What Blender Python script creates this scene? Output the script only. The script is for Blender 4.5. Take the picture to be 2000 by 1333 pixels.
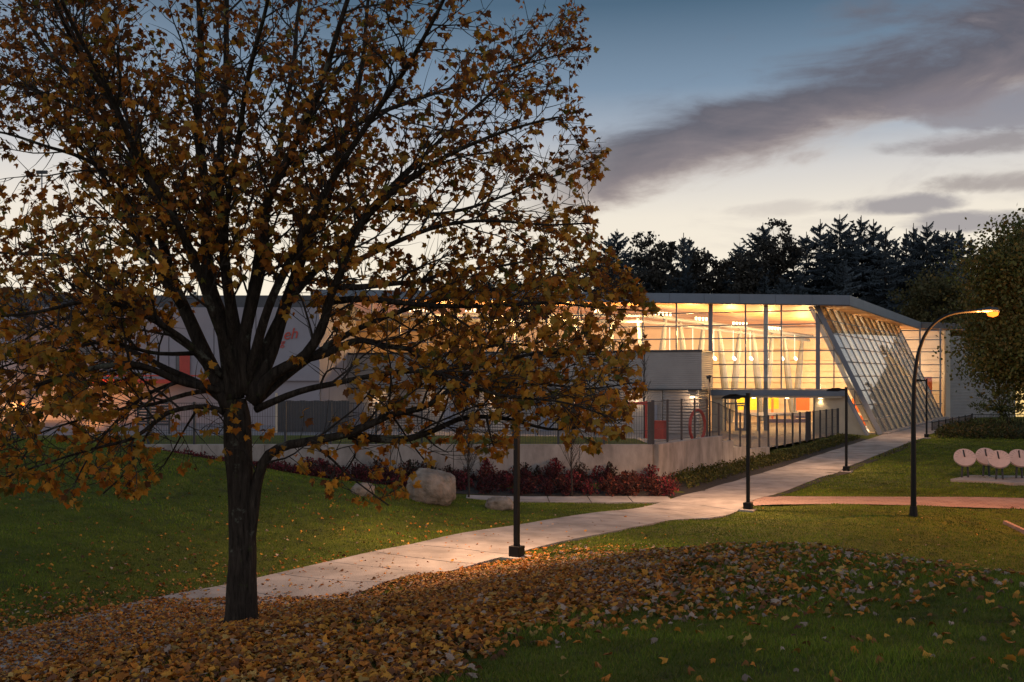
import bpy, math, random
import numpy as np
from mathutils import Vector, Matrix
random.seed(7); rng = np.random.default_rng(7)
S = bpy.context.scene
for _o in list(bpy.data.objects): bpy.data.objects.remove(_o)
COL = S.collection
PI = math.pi
FPX = 1944.0; HZ = 740.0; CAMZ = 5.0      # the photograph's focal length, horizon row (2000 px wide) and eye height

# ------------------------------------------------------------------ camera, sky, exposure
cd = bpy.data.cameras.new('camera'); cam = bpy.data.objects.new('camera', cd); COL.objects.link(cam)
cam.location = (0, 0, CAMZ); cam.rotation_euler = (PI/2, 0, 0)
cd.sensor_width = 36; cd.lens = 35.0; cd.shift_y = 0.0368; cd.clip_start = 0.1; cd.clip_end = 4000
S.camera = cam
S.view_settings.view_transform = 'Standard'; S.view_settings.look = 'None'
S.view_settings.exposure = 0.2; S.view_settings.gamma = 1.0; S.view_settings.use_curve_mapping = False
S.render.engine = 'CYCLES'
try:
    S.cycles.use_denoising = True; S.cycles.denoiser = 'OPENIMAGEDENOISE'
except Exception: pass
S.cycles.max_bounces = 7; S.cycles.diffuse_bounces = 3; S.cycles.glossy_bounces = 3
S.cycles.transparent_max_bounces = 24; S.cycles.transmission_bounces = 4
S.cycles.sample_clamp_indirect = 4.0; S.cycles.caustics_reflective = False; S.cycles.caustics_refractive = False

W = bpy.data.worlds.new('World'); S.world = W; W.use_nodes = True
wn = W.node_tree; wn.nodes.clear()
def N(nt, typ, **kw):
    n = nt.nodes.new(typ)
    for k, v in kw.items(): setattr(n, k, v)
    return n
class G:
    """small expression helper over math nodes"""
    def __init__(s, nt): s.nt = nt
    def _in(s, sock, v):
        if isinstance(v, (int, float)): sock.default_value = v
        else: s.nt.links.new(v, sock)
    def m(s, op, a, b=None, c=None, clamp=False):
        n = N(s.nt, 'ShaderNodeMath', operation=op); n.use_clamp = clamp
        s._in(n.inputs[0], a)
        if b is not None: s._in(n.inputs[1], b)
        if c is not None: s._in(n.inputs[2], c)
        return n.outputs[0]
    def step(s, v, a, b, o0=0.0, o1=1.0):
        n = N(s.nt, 'ShaderNodeMapRange', interpolation_type='SMOOTHSTEP')
        s._in(n.inputs[0], v)
        for i, x in enumerate((a, b, o0, o1)): n.inputs[1+i].default_value = x
        return n.outputs[0]
    def comb(s, x, y, z):
        n = N(s.nt, 'ShaderNodeCombineXYZ')
        for i, v in enumerate((x, y, z)): s._in(n.inputs[i], v)
        return n.outputs[0]
    def noise(s, vec, scale, detail=4, rough=.55, dist=0.0):
        n = N(s.nt, 'ShaderNodeTexNoise'); n.noise_dimensions = '3D'
        if vec is not None: s.nt.links.new(vec, n.inputs['Vector'])
        n.inputs['Scale'].default_value = scale; n.inputs['Detail'].default_value = detail
        n.inputs['Roughness'].default_value = rough; n.inputs['Distortion'].default_value = dist
        return n.outputs['Fac']
    def ramp(s, fac, stops, interp='LINEAR'):
        n = N(s.nt, 'ShaderNodeValToRGB'); n.color_ramp.interpolation = interp
        e = n.color_ramp.elements
        while len(e) < len(stops): e.new(0.5)
        for k, (p, c) in zip(e, stops):
            k.position = p; k.color = (*c, 1) if len(c) == 3 else c
        s._in(n.inputs[0], fac); return n.outputs[0]
    def mix(s, f, a, b, blend='MIX'):
        n = N(s.nt, 'ShaderNodeMix', data_type='RGBA', blend_type=blend)
        s._in(n.inputs['Factor'], f)
        for sock, v in ((n.inputs[6], a), (n.inputs[7], b)):
            if isinstance(v, tuple): sock.default_value = (*v, 1)
            else: s.nt.links.new(v, sock)
        return n.outputs[2]
g = G(wn)
tc = N(wn, 'ShaderNodeTexCoord'); sp = N(wn, 'ShaderNodeSeparateXYZ'); wn.links.new(tc.outputs['Generated'], sp.inputs[0])
dx, dy, dz = sp.outputs
hor = g.m('SQRT', g.m('MAXIMUM', g.m('ADD', g.m('MULTIPLY', dx, dx), g.m('MULTIPLY', dy, dy)), 1e-4))
el = g.m('MAXIMUM', g.m('DIVIDE', dz, hor), 0.0)
# afterglow: cream at the horizon under the set sun, blue-grey overhead, brightened behind the camera as fill
front = g.ramp(el, [(0.0, (.95,.82,.61)), (.085, (.93,.835,.67)), (.16, (.83,.76,.65)), (.205, (.64,.62,.60)), (.245, (.37,.42,.49)), (.29, (.20,.28,.38)),
                    (.375, (.075,.135,.205)), (.6, (.095,.145,.21)), (1.0, (.13,.18,.25))])
back = g.ramp(el, [(0.0, (.86,.80,.77)), (.25, (.66,.64,.67)), (.6, (.32,.36,.43)), (1.0, (.13,.18,.25))])
az0 = math.radians(9)
ga = g.m('DIVIDE', g.m('ADD', g.m('MULTIPLY', dx, math.sin(az0)), g.m('MULTIPLY', dy, math.cos(az0))), hor)
sky = g.mix(g.step(ga, .15, 1.0), back, front)
zc = g.m('MAXIMUM', dz, .045)
pxs = g.m('DIVIDE', dx, zc); pys = g.m('DIVIDE', dy, zc)     # position on a level cloud sheet
band = g.m('ADD', pys, g.m('MULTIPLY', pxs, 2.12))
along = g.m('SUBTRACT', pxs, g.m('MULTIPLY', pys, .45))
nv = g.comb(g.m('MULTIPLY', band, .95), g.m('MULTIPLY', along, .8), 0.0)
n1 = g.noise(nv, .8, 6, .5, .3)
n2 = g.noise(nv, 3.7, 5, .6, .2)
nd = g.noise(g.comb(g.m('MULTIPLY', dx, 5.0), g.m('MULTIPLY', dy, 5.0), g.m('MULTIPLY', dz, 15.0)), 1.0, 7, .6, .6)
nd2 = g.noise(g.comb(g.m('MULTIPLY', dx, 14.0), g.m('MULTIPLY', dy, 14.0), g.m('MULTIPLY', dz, 34.0)), 1.0, 6, .6, .5)
sb = g.m('ADD', band, g.m('ADD', g.m('MULTIPLY', g.m('SUBTRACT', n1, .5), 1.5), g.m('ADD', g.m('MULTIPLY', g.m('SUBTRACT', nd, .5), 3.0), g.m('MULTIPLY', g.m('SUBTRACT', nd2, .5), 1.1))))
bm_ = g.m('MULTIPLY', g.step(sb, 4.5, 5.6), g.step(sb, 6.5, 7.6, 1.0, 0.0))
bm_ = g.m('MULTIPLY', bm_, g.step(pxs, -.1, .55))
bcol = g.ramp(g.m('DIVIDE', g.m('SUBTRACT', sb, 4.5), 3.0), [(0, (.17,.20,.26)), (.35, (.115,.11,.135)), (.6, (.20,.17,.185)), (.85, (.42,.35,.32)), (1, (.62,.55,.48))])
sky = g.mix(g.m('MULTIPLY', bm_, .93), sky, bcol)
nv2 = g.comb(g.m('MULTIPLY', pxs, 1.4), pys, 3.0)
n3 = g.noise(nv2, 1.5, 6, .62, .5)
def blob(cx, cy, rx, ry):
    a = g.m('DIVIDE', g.m('SUBTRACT', pxs, cx), rx); b = g.m('DIVIDE', g.m('SUBTRACT', pys, cy), ry)
    return g.m('ADD', g.m('MULTIPLY', a, a), g.m('MULTIPLY', b, b))
for cx, cy, rx, ry, c, st in ((2.2,5.75,.36,.36,(.29,.27,.29),.85), (2.95,6.35,.5,.42,(.30,.28,.30),.85), (2.05,4.25,.42,.24,(.24,.21,.22),.75),
                     (2.6,5.05,.55,.30,(.33,.29,.28),.8), (1.85,3.7,.42,.30,(.22,.20,.23),.7), (1.55,5.9,.3,.3,(.5,.45,.42),.5), (3.6,4.6,.8,.5,(.2,.19,.22),.8)):
    q = g.m('ADD', blob(cx, cy, rx, ry), g.m('ADD', g.m('MULTIPLY', g.m('SUBTRACT', nd, .5), 3.2), g.m('MULTIPLY', g.m('SUBTRACT', nd2, .5), 2.8)))
    sky = g.mix(g.m('MULTIPLY', g.step(q, .1, 1.5, 1.0, 0.0), st), sky, c)
wisp = g.m('MULTIPLY', g.step(nd, .52, .72), g.m('MULTIPLY', g.step(pxs, .5, 1.5), .35))
sky = g.mix(wisp, sky, (.40,.36,.37))
below = g.step(dz, -.02, 0.0)
sky = g.mix(below, (.03,.03,.03), sky)
bg = N(wn, 'ShaderNodeBackground'); wn.links.new(sky, bg.inputs[0]); bg.inputs[1].default_value = 0.93
wo = N(wn, 'ShaderNodeOutputWorld'); wn.links.new(bg.outputs[0], wo.inputs[0])

# ------------------------------------------------------------------ helpers
def P(px, py, Y):
    return Vector(((px-1000)/FPX*Y, Y, CAMZ-(py-HZ)/FPX*Y))
def PG(px, Y):
    return ((px-1000)/FPX*Y, Y)
def wloc(o):
    v = Vector((0,0,0))
    while o is not None: v = v + o.location; o = o.parent
    return v
def mat(name, c, rough=.7, var=.15, scale=6.0, bump=0.0, bscale=None, metal=0.0, c2=None, spec=.5, detail=5, coord='Object', stretch=None):
    m = bpy.data.materials.new(name); m.use_nodes = True; nt = m.node_tree; b = nt.nodes['Principled BSDF']; q = G(nt)
    t = N(nt, 'ShaderNodeTexCoord'); vec = t.outputs[coord]
    if stretch:
        mp = N(nt, 'ShaderNodeMapping'); mp.inputs['Scale'].default_value = stretch; nt.links.new(vec, mp.inputs[0]); vec = mp.outputs[0]
    f = q.noise(vec, scale, detail)
    c2 = c2 or tuple(min(1, x*(1+var)) for x in c); c1 = tuple(x*(1-var) for x in c)
    nt.links.new(q.ramp(f, [(.3, c1), (.7, c2)]), b.inputs['Base Color'])
    b.inputs['Roughness'].default_value = rough; b.inputs['Metallic'].default_value = metal
    b.inputs['Specular IOR Level'].default_value = spec
    if bump:
        bn = N(nt, 'ShaderNodeBump'); bn.inputs['Strength'].default_value = bump; bn.inputs['Distance'].default_value = .05
        nt.links.new(q.noise(vec, bscale or scale*6, 6), bn.inputs['Height']); nt.links.new(bn.outputs[0], b.inputs['Normal'])
    return m
def emit(name, c, s):
    m = bpy.data.materials.new(name); m.use_nodes = True; nt = m.node_tree; nt.nodes.clear()
    e = N(nt, 'ShaderNodeEmission'); e.inputs[0].default_value = (*c, 1); e.inputs[1].default_value = s
    o = N(nt, 'ShaderNodeOutputMaterial'); nt.links.new(e.outputs[0], o.inputs[0]); return m
def glass(name, tint=(1,1,1), refl=1.0, base=.04):
    m = bpy.data.materials.new(name); m.use_nodes = True; nt = m.node_tree; nt.nodes.clear(); q = G(nt)
    tr = N(nt, 'ShaderNodeBsdfTransparent'); tr.inputs[0].default_value = (*tint, 1)
    gl = N(nt, 'ShaderNodeBsdfGlossy'); gl.inputs['Roughness'].default_value = .015; gl.inputs[0].default_value = (1,1,1,1)
    fr = N(nt, 'ShaderNodeFresnel'); fr.inputs[0].default_value = 1.5
    fac = q.m('ADD', q.m('MULTIPLY', fr.outputs[0], refl), base, clamp=True)
    mx = N(nt, 'ShaderNodeMixShader'); nt.links.new(fac, mx.inputs[0]); nt.links.new(tr.outputs[0], mx.inputs[1]); nt.links.new(gl.outputs[0], mx.inputs[2])
    o = N(nt, 'ShaderNodeOutputMaterial'); nt.links.new(mx.outputs[0], o.inputs[0]); return m
def leafmat(name, c=None, attr=None, transl=.35, rough=.6):
    m = bpy.data.materials.new(name); m.use_nodes = True; nt = m.node_tree; b = nt.nodes['Principled BSDF']; q = G(nt)
    if attr:
        a = N(nt, 'ShaderNodeAttribute'); a.attribute_name = attr; col = a.outputs['Color']
    else:
        t = N(nt, 'ShaderNodeTexCoord'); col = q.ramp(q.noise(t.outputs['Object'], 9, 4), [(.3, tuple(x*.8 for x in c)), (.7, tuple(x*1.15 for x in c))])
    nt.links.new(col, b.inputs['Base Color']); b.inputs['Roughness'].default_value = rough; b.inputs['Specular IOR Level'].default_value = .25
    tl = N(nt, 'ShaderNodeBsdfTranslucent'); nt.links.new(col, tl.inputs[0])
    mx = N(nt, 'ShaderNodeMixShader'); mx.inputs[0].default_value = transl
    nt.links.new(b.outputs[0], mx.inputs[1]); nt.links.new(tl.outputs[0], mx.inputs[2])
    nt.links.new(mx.outputs[0], nt.nodes['Material Output'].inputs[0]); return m
def tag(o, label=None, cat=None, group=None, kind=None):
    if label: o['label'] = label
    if cat: o['category'] = cat
    if group: o['group'] = group
    if kind: o['kind'] = kind
    return o
def thing(name, loc, label, cat, group=None, rz=0.0):
    o = bpy.data.objects.new(name, None); COL.objects.link(o); o.location = loc; o.rotation_euler = (0,0,rz)
    o.empty_display_size = .2
    return tag(o, label, cat, group)
def raw(name, verts, faces, m, parent=None, smooth=False, rel=True):
    me = bpy.data.meshes.new(name)
    off = wloc(parent) if (parent is not None and rel) else Vector((0,0,0))
    v = np.asarray(verts, dtype=np.float64) - np.array(off)
    me.from_pydata(v.tolist(), [], faces); 
    if m is not None: me.materials.append(m)
    if smooth: me.polygons.foreach_set('use_smooth', [True]*len(me.polygons))
    me.update()
    o = bpy.data.objects.new(name, me); COL.objects.link(o); o.parent = parent
    return o
def tri_mesh(name, V, F, m, parent=None, color=None, smooth=False):
    """big triangle soup through foreach_set; V (n,3), F (k,3), color (n,3) optional"""
    me = bpy.data.meshes.new(name)
    off = np.array(wloc(parent)) if parent is not None else np.zeros(3)
    V = (np.asarray(V) - off).astype(np.float32); F = np.asarray(F, dtype=np.int32)
    me.vertices.add(len(V)); me.vertices.foreach_set('co', V.ravel())
    me.loops.add(F.size); me.loops.foreach_set('vertex_index', F.ravel())
    me.polygons.add(len(F)); me.polygons.foreach_set('loop_start', np.arange(0, F.size, 3, dtype=np.int32))
    me.polygons.foreach_set('loop_total', np.full(len(F), 3, dtype=np.int32))
    if smooth: me.polygons.foreach_set('use_smooth', np.ones(len(F), dtype=bool))
    me.update(calc_edges=True)
    if color is not None:
        at = me.color_attributes.new('tone', 'FLOAT_COLOR', 'POINT')
        c4 = np.ones((len(V), 4), dtype=np.float32); c4[:, :3] = color; at.data.foreach_set('color', c4.ravel())
    if m is not None: me.materials.append(m)
    o = bpy.data.objects.new(name, me); COL.objects.link(o); o.parent = parent
    return o
class MB:
    def __init__(s): s.v = []; s.f = []
    def add(s, vs, fs):
        b = len(s.v); s.v += [tuple(x) for x in vs]; s.f += [[b+i for i in f] for f in fs]; return s
    def hexa(s, p):      # p: 4 bottom (ccw from above) + 4 top
        return s.add(p, [[3,2,1,0],[4,5,6,7],[0,1,5,4],[1,2,6,5],[2,3,7,6],[3,0,4,7]])
    def box(s, x0, x1, y0, y1, z0, z1):
        return s.hexa([(x0,y0,z0),(x1,y0,z0),(x1,y1,z0),(x0,y1,z0),(x0,y0,z1),(x1,y0,z1),(x1,y1,z1),(x0,y1,z1)])
    def bar(s, a, b, w, h=None, up=(0,0,1)):     # box section between two points
        a = Vector(a); b = Vector(b); d = (b-a).normalized(); u = Vector(up)
        if abs(d.dot(u)) > .99: u = Vector((0,1,0))
        sd = d.cross(u).normalized(); u = sd.cross(d).normalized(); h = h or w
        c = [(-1,-1),(1,-1),(1,1),(-1,1)]
        vs = [a+sd*(i*w/2)+u*(j*h/2) for i,j in c]+[b+sd*(i*w/2)+u*(j*h/2) for i,j in c]
        return s.add(vs, [[0,1,2,3],[7,6,5,4],[1,0,4,5],[2,1,5,6],[3,2,6,7],[0,3,7,4]])
    def tube(s, pts, rad, n=8, cap=True):
        pts = [Vector(p) for p in pts]; k = len(pts)
        if not hasattr(rad, '__len__'): rad = [rad]*k
        ref = None; b = len(s.v)
        for i, p in enumerate(pts):
            d = (pts[min(i+1,k-1)]-pts[max(i-1,0)])
            if d.length < 1e-9: d = Vector((0,0,1))
            d.normalize()
            if ref is None: ref = Vector((1,0,0)) if abs(d.x) < .9 else Vector((0,1,0))
            ref = (ref - d*ref.dot(d)).normalized(); q = d.cross(ref)
            for j in range(n):
                a = 2*PI*j/n
                s.v.append(tuple(p+(ref*math.cos(a)+q*math.sin(a))*rad[i]))
        for i in range(k-1):
            for j in range(n):
                a = b+i*n+j; c = b+i*n+(j+1)%n
                s.f.append([a, c, c+n, a+n])
        if cap: s.f.append([b+j for j in reversed(range(n))]); s.f.append([b+(k-1)*n+j for j in range(n)])
        return s
    def cyl(s, c, r, z0, z1, n=12, r2=None):
        return s.tube([(c[0],c[1],z0),(c[0],c[1],z1)], [r, r2 if r2 is not None else r], n)
    def prism(s, poly, z0, z1):
        k = len(poly); zz0 = z0 if hasattr(z0,'__len__') else [z0]*k; zz1 = z1 if hasattr(z1,'__len__') else [z1]*k
        vs = [(p[0],p[1],a) for p,a in zip(poly,zz0)]+[(p[0],p[1],a) for p,a in zip(poly,zz1)]
        return s.add(vs, [list(reversed(range(k))), list(range(k,2*k))]+[[i,(i+1)%k,(i+1)%k+k,i+k] for i in range(k)])
    def extr(s, pts, d):          # planar polygon of 3-D points extruded by vector d
        k = len(pts); d = Vector(d); vs = [Vector(p) for p in pts]+[Vector(p)+d for p in pts]
        return s.add(vs, [list(reversed(range(k))), list(range(k,2*k))]+[[i,(i+1)%k,(i+1)%k+k,i+k] for i in range(k)])
    def build(s, name, m, parent=None, smooth=False):
        return raw(name, s.v, s.f, m, parent, smooth)
def link_copy(o, parent=None):
    c = o.copy(); COL.objects.link(c); c.parent = parent; return c
def copy_tree(o, parent=None):
    c = link_copy(o, parent)
    for ch in list(o.children): copy_tree(ch, c)
    return c
def bevel(o, w=.01, seg=2):
    md = o.modifiers.new('edge', 'BEVEL'); md.width = w; md.segments = seg; md.limit_method = 'ANGLE'; return o
def lamp(name, kind, loc, power, c, parent=None, size=.1, spot=None, rot=None, blend=.5):
    l = bpy.data.lights.new(name, kind); l.energy = power; l.color = c
    if kind != 'AREA': l.shadow_soft_size = size
    else: l.size = size
    if spot: l.spot_size = math.radians(spot); l.spot_blend = blend
    o = bpy.data.objects.new(name, l); COL.objects.link(o); o.parent = parent
    o.location = Vector(loc) - (wloc(parent) if parent else Vector((0,0,0)))
    if rot: o.rotation_euler = rot
    return o
def struct(o): o['kind'] = 'structure'; return o
def sstep(a, b, x):
    t = np.clip((x-a)/(b-a), 0, 1); return t*t*(3-2*t)

# ------------------------------------------------------------------ materials
M = {}
M['concrete'] = mat('path_concrete', (.30,.27,.25), .85, .38, .9, .35, 30, detail=9)
M['concrete_wall'] = mat('wall_concrete', (.32,.29,.265), .85, .34, 1.6, .3, 18, stretch=(1,1,.5))
M['black_metal'] = mat('black_metal', (.006,.006,.007), .5, .2, 8, spec=.25)
M['dark_metal'] = mat('fence_metal', (.03,.034,.042), .5, .2, 8)
M['grey_metal'] = mat('fascia_metal', (.13,.17,.22), .5, .1, .6, metal=.15)
M['alu'] = mat('mullion_metal', (.17,.19,.225), .45, .08, 3, metal=.2)
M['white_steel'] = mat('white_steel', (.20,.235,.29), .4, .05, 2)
M['cream'] = mat('cream_wall', (.74,.63,.49), .8, .06, .8, .1, 8)
M['silver'] = mat('silver_post', (.70,.69,.66), .6, .05, 1)
M['shop_wall'] = mat('shop_front_render', (.30,.25,.22), .8, .15, 1)
M['floor'] = mat('pool_floor', (.55,.5,.42), .35, .1, 1.5)
M['yellow'] = mat('yellow_panel', (.85,.72,.02), .5, .06, 2)
M['orange'] = mat('orange_panel', (.80,.16,.03), .5, .08, 2)
M['red'] = mat('red_paint', (.42,.045,.03), .45, .12, 3)
M['purple'] = mat('purple_tile', (.12,.09,.16), .4, .2, 6)
M['beige'] = mat('portal_render', (.50,.44,.34), .8, .08, 1.2, .15, 25)
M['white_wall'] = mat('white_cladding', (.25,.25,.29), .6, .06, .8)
M['dark_roof'] = mat('dark_roof', (.06,.065,.075), .6, .15, 1)
M['bluegrey'] = mat('bluegrey_wall', (.22,.25,.32), .6, .1, 1)
M['dark_glass'] = mat('dark_glass', (.05,.055,.07), .12, .2, 1)
M['stone'] = mat('boulder_stone', (.25,.20,.16), .95, .45, 2.2, 1.0, 9)
M['disc'] = mat('pale_stone_disc', (.50,.40,.37), .7, .08, 4, .1, 30)
M['soil'] = mat('dark_soil', (.028,.022,.017), .95, .4, 8, .8, 40)
M['glass'] = glass('clear_glass', (.97,.98,.97), .75, .015)
M['glass_slope'] = glass('slope_glass', (.93,.94,.92), .65, .03)
M['lamp_glass_warm'] = emit('warm_lamp', (1,.70,.38), 7)
M['sodium'] = emit('sodium_lamp', (1,.17,.016), 3.6)
M['white_lamp'] = emit('white_lamp', (1,.78,.48), 7)
def siding(name, c, pitch, strength=.9, rough=.6, axis='Z'):
    m = bpy.data.materials.new(name); m.use_nodes = True; nt = m.node_tree; b = nt.nodes['Principled BSDF']; q = G(nt)
    t = N(nt, 'ShaderNodeTexCoord'); w = N(nt, 'ShaderNodeTexWave', wave_type='BANDS', bands_direction=axis, wave_profile='SIN')
    nt.links.new(t.outputs['Object'], w.inputs[0]); w.inputs['Scale'].default_value = 1.0/pitch*.314
    col = q.ramp(q.noise(t.outputs['Object'], .7, 5), [(.3, tuple(x*.88 for x in c)), (.7, tuple(x*1.1 for x in c))])
    nt.links.new(col, b.inputs['Base Color']); b.inputs['Roughness'].default_value = rough
    bn = N(nt, 'ShaderNodeBump'); bn.inputs['Strength'].default_value = strength; bn.inputs['Distance'].default_value = pitch*.3
    nt.links.new(w.outputs['Fac'], bn.inputs['Height']); nt.links.new(bn.outputs[0], b.inputs['Normal'])
    return m
M['box_siding'] = siding('grey_ribbed_siding', (.31,.30,.29), .16, .6)
M['low_siding'] = siding('low_ribbed_siding', (.34,.32,.31), .24, 1.0, .5)
def wood():
    m = bpy.data.materials.new('wood_soffit'); m.use_nodes = True; nt = m.node_tree; b = nt.nodes['Principled BSDF']; q = G(nt)
    t = N(nt, 'ShaderNodeTexCoord'); mp = N(nt, 'ShaderNodeMapping'); mp.inputs['Rotation'].default_value = (0,0,math.radians(19)); nt.links.new(t.outputs['Object'], mp.inputs[0])
    s2 = N(nt, 'ShaderNodeSeparateXYZ'); nt.links.new(mp.outputs[0], s2.inputs[0])
    bd = q.m('FLOOR', q.m('DIVIDE', s2.outputs[1], .6)); wnz = N(nt, 'ShaderNodeTexWhiteNoise'); wnz.noise_dimensions = '1D'; nt.links.new(bd, wnz.inputs['W'])
    fr = q.m('FRACT', q.m('DIVIDE', s2.outputs[1], .6))
    col = q.ramp(wnz.outputs[0], [(0, (.36,.16,.05)), (.5, (.47,.23,.08)), (1, (.58,.31,.12))])
    nt.links.new(q.mix(q.step(fr, .0, .12, 1.0, 0.0), col, (.10,.045,.015)), b.inputs['Base Color']); b.inputs['Roughness'].default_value = .5
    return m
M['wood'] = wood()
def groundmat():
    m = bpy.data.materials.new('lawn_ground'); m.use_nodes = True; nt = m.node_tree; b = nt.nodes['Principled BSDF']; q = G(nt)
    t = N(nt, 'ShaderNodeTexCoord'); v = t.outputs['Object']
    c = q.ramp(q.noise(v, .35, 6, .65), [(.3, (.07,.088,.012)), (.55, (.11,.128,.017)), (.75, (.17,.15,.028))])
    c = q.mix(q.step(q.noise(v, 3.1, 5), .45, .7), c, (.055,.062,.018))
    a = N(nt, 'ShaderNodeAttribute'); a.attribute_name = 'tone'
    s3 = N(nt, 'ShaderNodeSeparateColor'); nt.links.new(a.outputs['Color'], s3.inputs[0])
    lit = q.m('MULTIPLY', s3.outputs[0], q.step(q.noise(v, 9, 5), .3, .6))
    c = q.mix(lit, c, q.ramp(q.noise(v, 17, 4), [(.3, (.05,.022,.008)), (.7, (.13,.055,.016))]))
    nt.links.new(c, b.inputs['Base Color']); b.inputs['Roughness'].default_value = .9; b.inputs['Specular IOR Level'].default_value = .15
    bn = N(nt, 'ShaderNodeBump'); bn.inputs['Strength'].default_value = .8; bn.inputs['Distance'].default_value = .06
    nt.links.new(q.noise(v, 22, 6, .7), bn.inputs['Height']); nt.links.new(bn.outputs[0], b.inputs['Normal'])
    return m
M['lawn'] = groundmat()
def barkmat():
    m = bpy.data.materials.new('maple_bark'); m.use_nodes = True; nt = m.node_tree; b = nt.nodes['Principled BSDF']; q = G(nt)
    t = N(nt, 'ShaderNodeTexCoord'); mp = N(nt, 'ShaderNodeMapping'); mp.inputs['Scale'].default_value = (1,1,.16); nt.links.new(t.outputs['Object'], mp.inputs[0])
    r = q.noise(mp.outputs[0], 22, 6, .7, .4)
    c = q.ramp(r, [(.3, (.010,.008,.007)), (.58, (.05,.04,.032)), (.8, (.10,.082,.066))])
    c = q.mix(q.step(q.noise(t.outputs['Object'], 2.3, 6, .7), .58, .66), c, (.12,.125,.10))
    c = q.mix(q.step(q.noise(t.outputs['Object'], 5.5, 6, .7), .60, .7), c, (.045,.055,.022))
    nt.links.new(c, b.inputs['Base Color']); b.inputs['Roughness'].default_value = .95; b.inputs['Specular IOR Level'].default_value = .15
    bn = N(nt, 'ShaderNodeBump'); bn.inputs['Strength'].default_value = 1.0; bn.inputs['Distance'].default_value = .03
    nt.links.new(r, bn.inputs['Height']); nt.links.new(bn.outputs[0], b.inputs['Normal']); return m
M['bark'] = barkmat()
M['twig'] = mat('twig_bark', (.03,.024,.02), .9, .3, 8)
M['paver'] = mat('pink_paver', (.33,.21,.165), .85, .2, 5, .3, 30)
def pavermat():
    m = bpy.data.materials.new('paver_bricks'); m.use_nodes = True; nt = m.node_tree; b = nt.nodes['Principled BSDF']; q = G(nt)
    t = N(nt, 'ShaderNodeTexCoord'); br = N(nt, 'ShaderNodeTexBrick'); nt.links.new(t.outputs['Object'], br.inputs[0])
    br.inputs['Color1'].default_value = (.36,.22,.17,1); br.inputs['Color2'].default_value = (.27,.165,.13,1); br.inputs['Mortar'].default_value = (.13,.09,.075,1)
    br.inputs['Scale'].default_value = 1.0; br.inputs['Brick Width'].default_value = .42; br.inputs['Row Height'].default_value = .22; br.inputs['Mortar Size'].default_value = .018
    c = q.mix(q.step(q.noise(t.outputs['Object'], 1.1, 5), .35, .7, 0, .5), br.outputs[0], (.42,.30,.25))
    nt.links.new(c, b.inputs['Base Color']); b.inputs['Roughness'].default_value = .85
    bn = N(nt, 'ShaderNodeBump'); bn.inputs['Strength'].default_value = .6; bn.inputs['Distance'].default_value = .02
    nt.links.new(q.m('SUBTRACT', 1.0, br.outputs['Fac']), bn.inputs['Height']); nt.links.new(bn.outputs[0], b.inputs['Normal']); return m
M['pavers'] = pavermat()
M['asphalt'] = mat('plaza_paving', (.17,.165,.175), .6, .15, .6, .15, 30)
# ------------------------------------------------------------------ terrain
PATHC = [(-14.5,4,1.1),(-12.6,8,.95),(-10.2,12.2,.72),(-7.55,16.6,.52),(-4.85,21,.47),(-2.9,24.1,.47),(-1.3,26.8,.41),(.9,30.6,.26),(4.3,35.6,.05),(7.7,40,-.03),(16.6,55,.04),(23.5,66.5,.25),(30.6,78,.5),(42,97,.75),(54,117,.9)]
_pc = np.array(PATHC); ctrl = []
for _k in range(len(_pc)-1):
    _n = max(1, int(round(np.hypot(*(_pc[_k+1]-_pc[_k])[:2])/4))) if _k > 1 else 1
    for _j in range(_n):
        _q = _pc[_k]+(_pc[_k+1]-_pc[_k])*_j/_n; _t = (_pc[_k+1]-_pc[_k])[:2]; _t = _t/np.linalg.norm(_t)
        for _a in ((-1.9, 0, 1.9) if _k > 1 else (0,)): ctrl.append((_q[0]-_t[1]*_a, _q[1]+_t[0]*_a, _q[2]))
def cp(px, py, Y): v = P(px, py, Y); ctrl.append((v.x, v.y, v.z))
ctrl += [(0,0,3.1),(3,0,3.2),(-4,0,2.7),(0,-8,3.2),(-10,-6,2.2),(10,-6,3.2),(12,2,3.0)]
cp(1000,1333,6.9); cp(2000,1333,6.5); cp(1500,1333,6.7); cp(0,1333,9.0); cp(470,1228,12.5); cp(500,1333,8.0)
cp(1000,1200,10.6); cp(1450,1068,15); cp(1700,1088,13); cp(2000,1142,10.5); cp(1000,1105,22.5); cp(1250,1085,18); cp(1500,1180,10.5); cp(1800,1200,9.5)
cp(760,1139,21.3); cp(850,1152,19.3); cp(600,1182,17.4); cp(900,1120,22.8); cp(700,1215,14.3); cp(1100,1108,20); cp(1000,1150,15.5)
ctrl += [(2.5,25,.75),(6,33,.05),(7,25,.25),(11,27,-.55),(15,27,-.75),(10,20,.5),(13,18,.1),(9,14.5,1.55),(11,11,2.0),(18,20,-.9),(16,33,-.35)]
cp(1784,1008,36); cp(1458,998,38.9); cp(2000,1052,34); cp(1600,1020,35.5); cp(1500,1012,37)
cp(2000,988,39.5); cp(1750,982,40); cp(2000,950,46); cp(1750,940,49); cp(1935,938,48); cp(1655,922,53.7); cp(1812,856,76.7); cp(1900,862,72); cp(2000,868,70)
ctrl += [(40,85,.45),(60,60,.3),(35,50,.1),(60,40,0),(60,90,.8),(50,20,-.8),(60,5,0),(30,5,1),(55,105,.9)]
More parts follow.
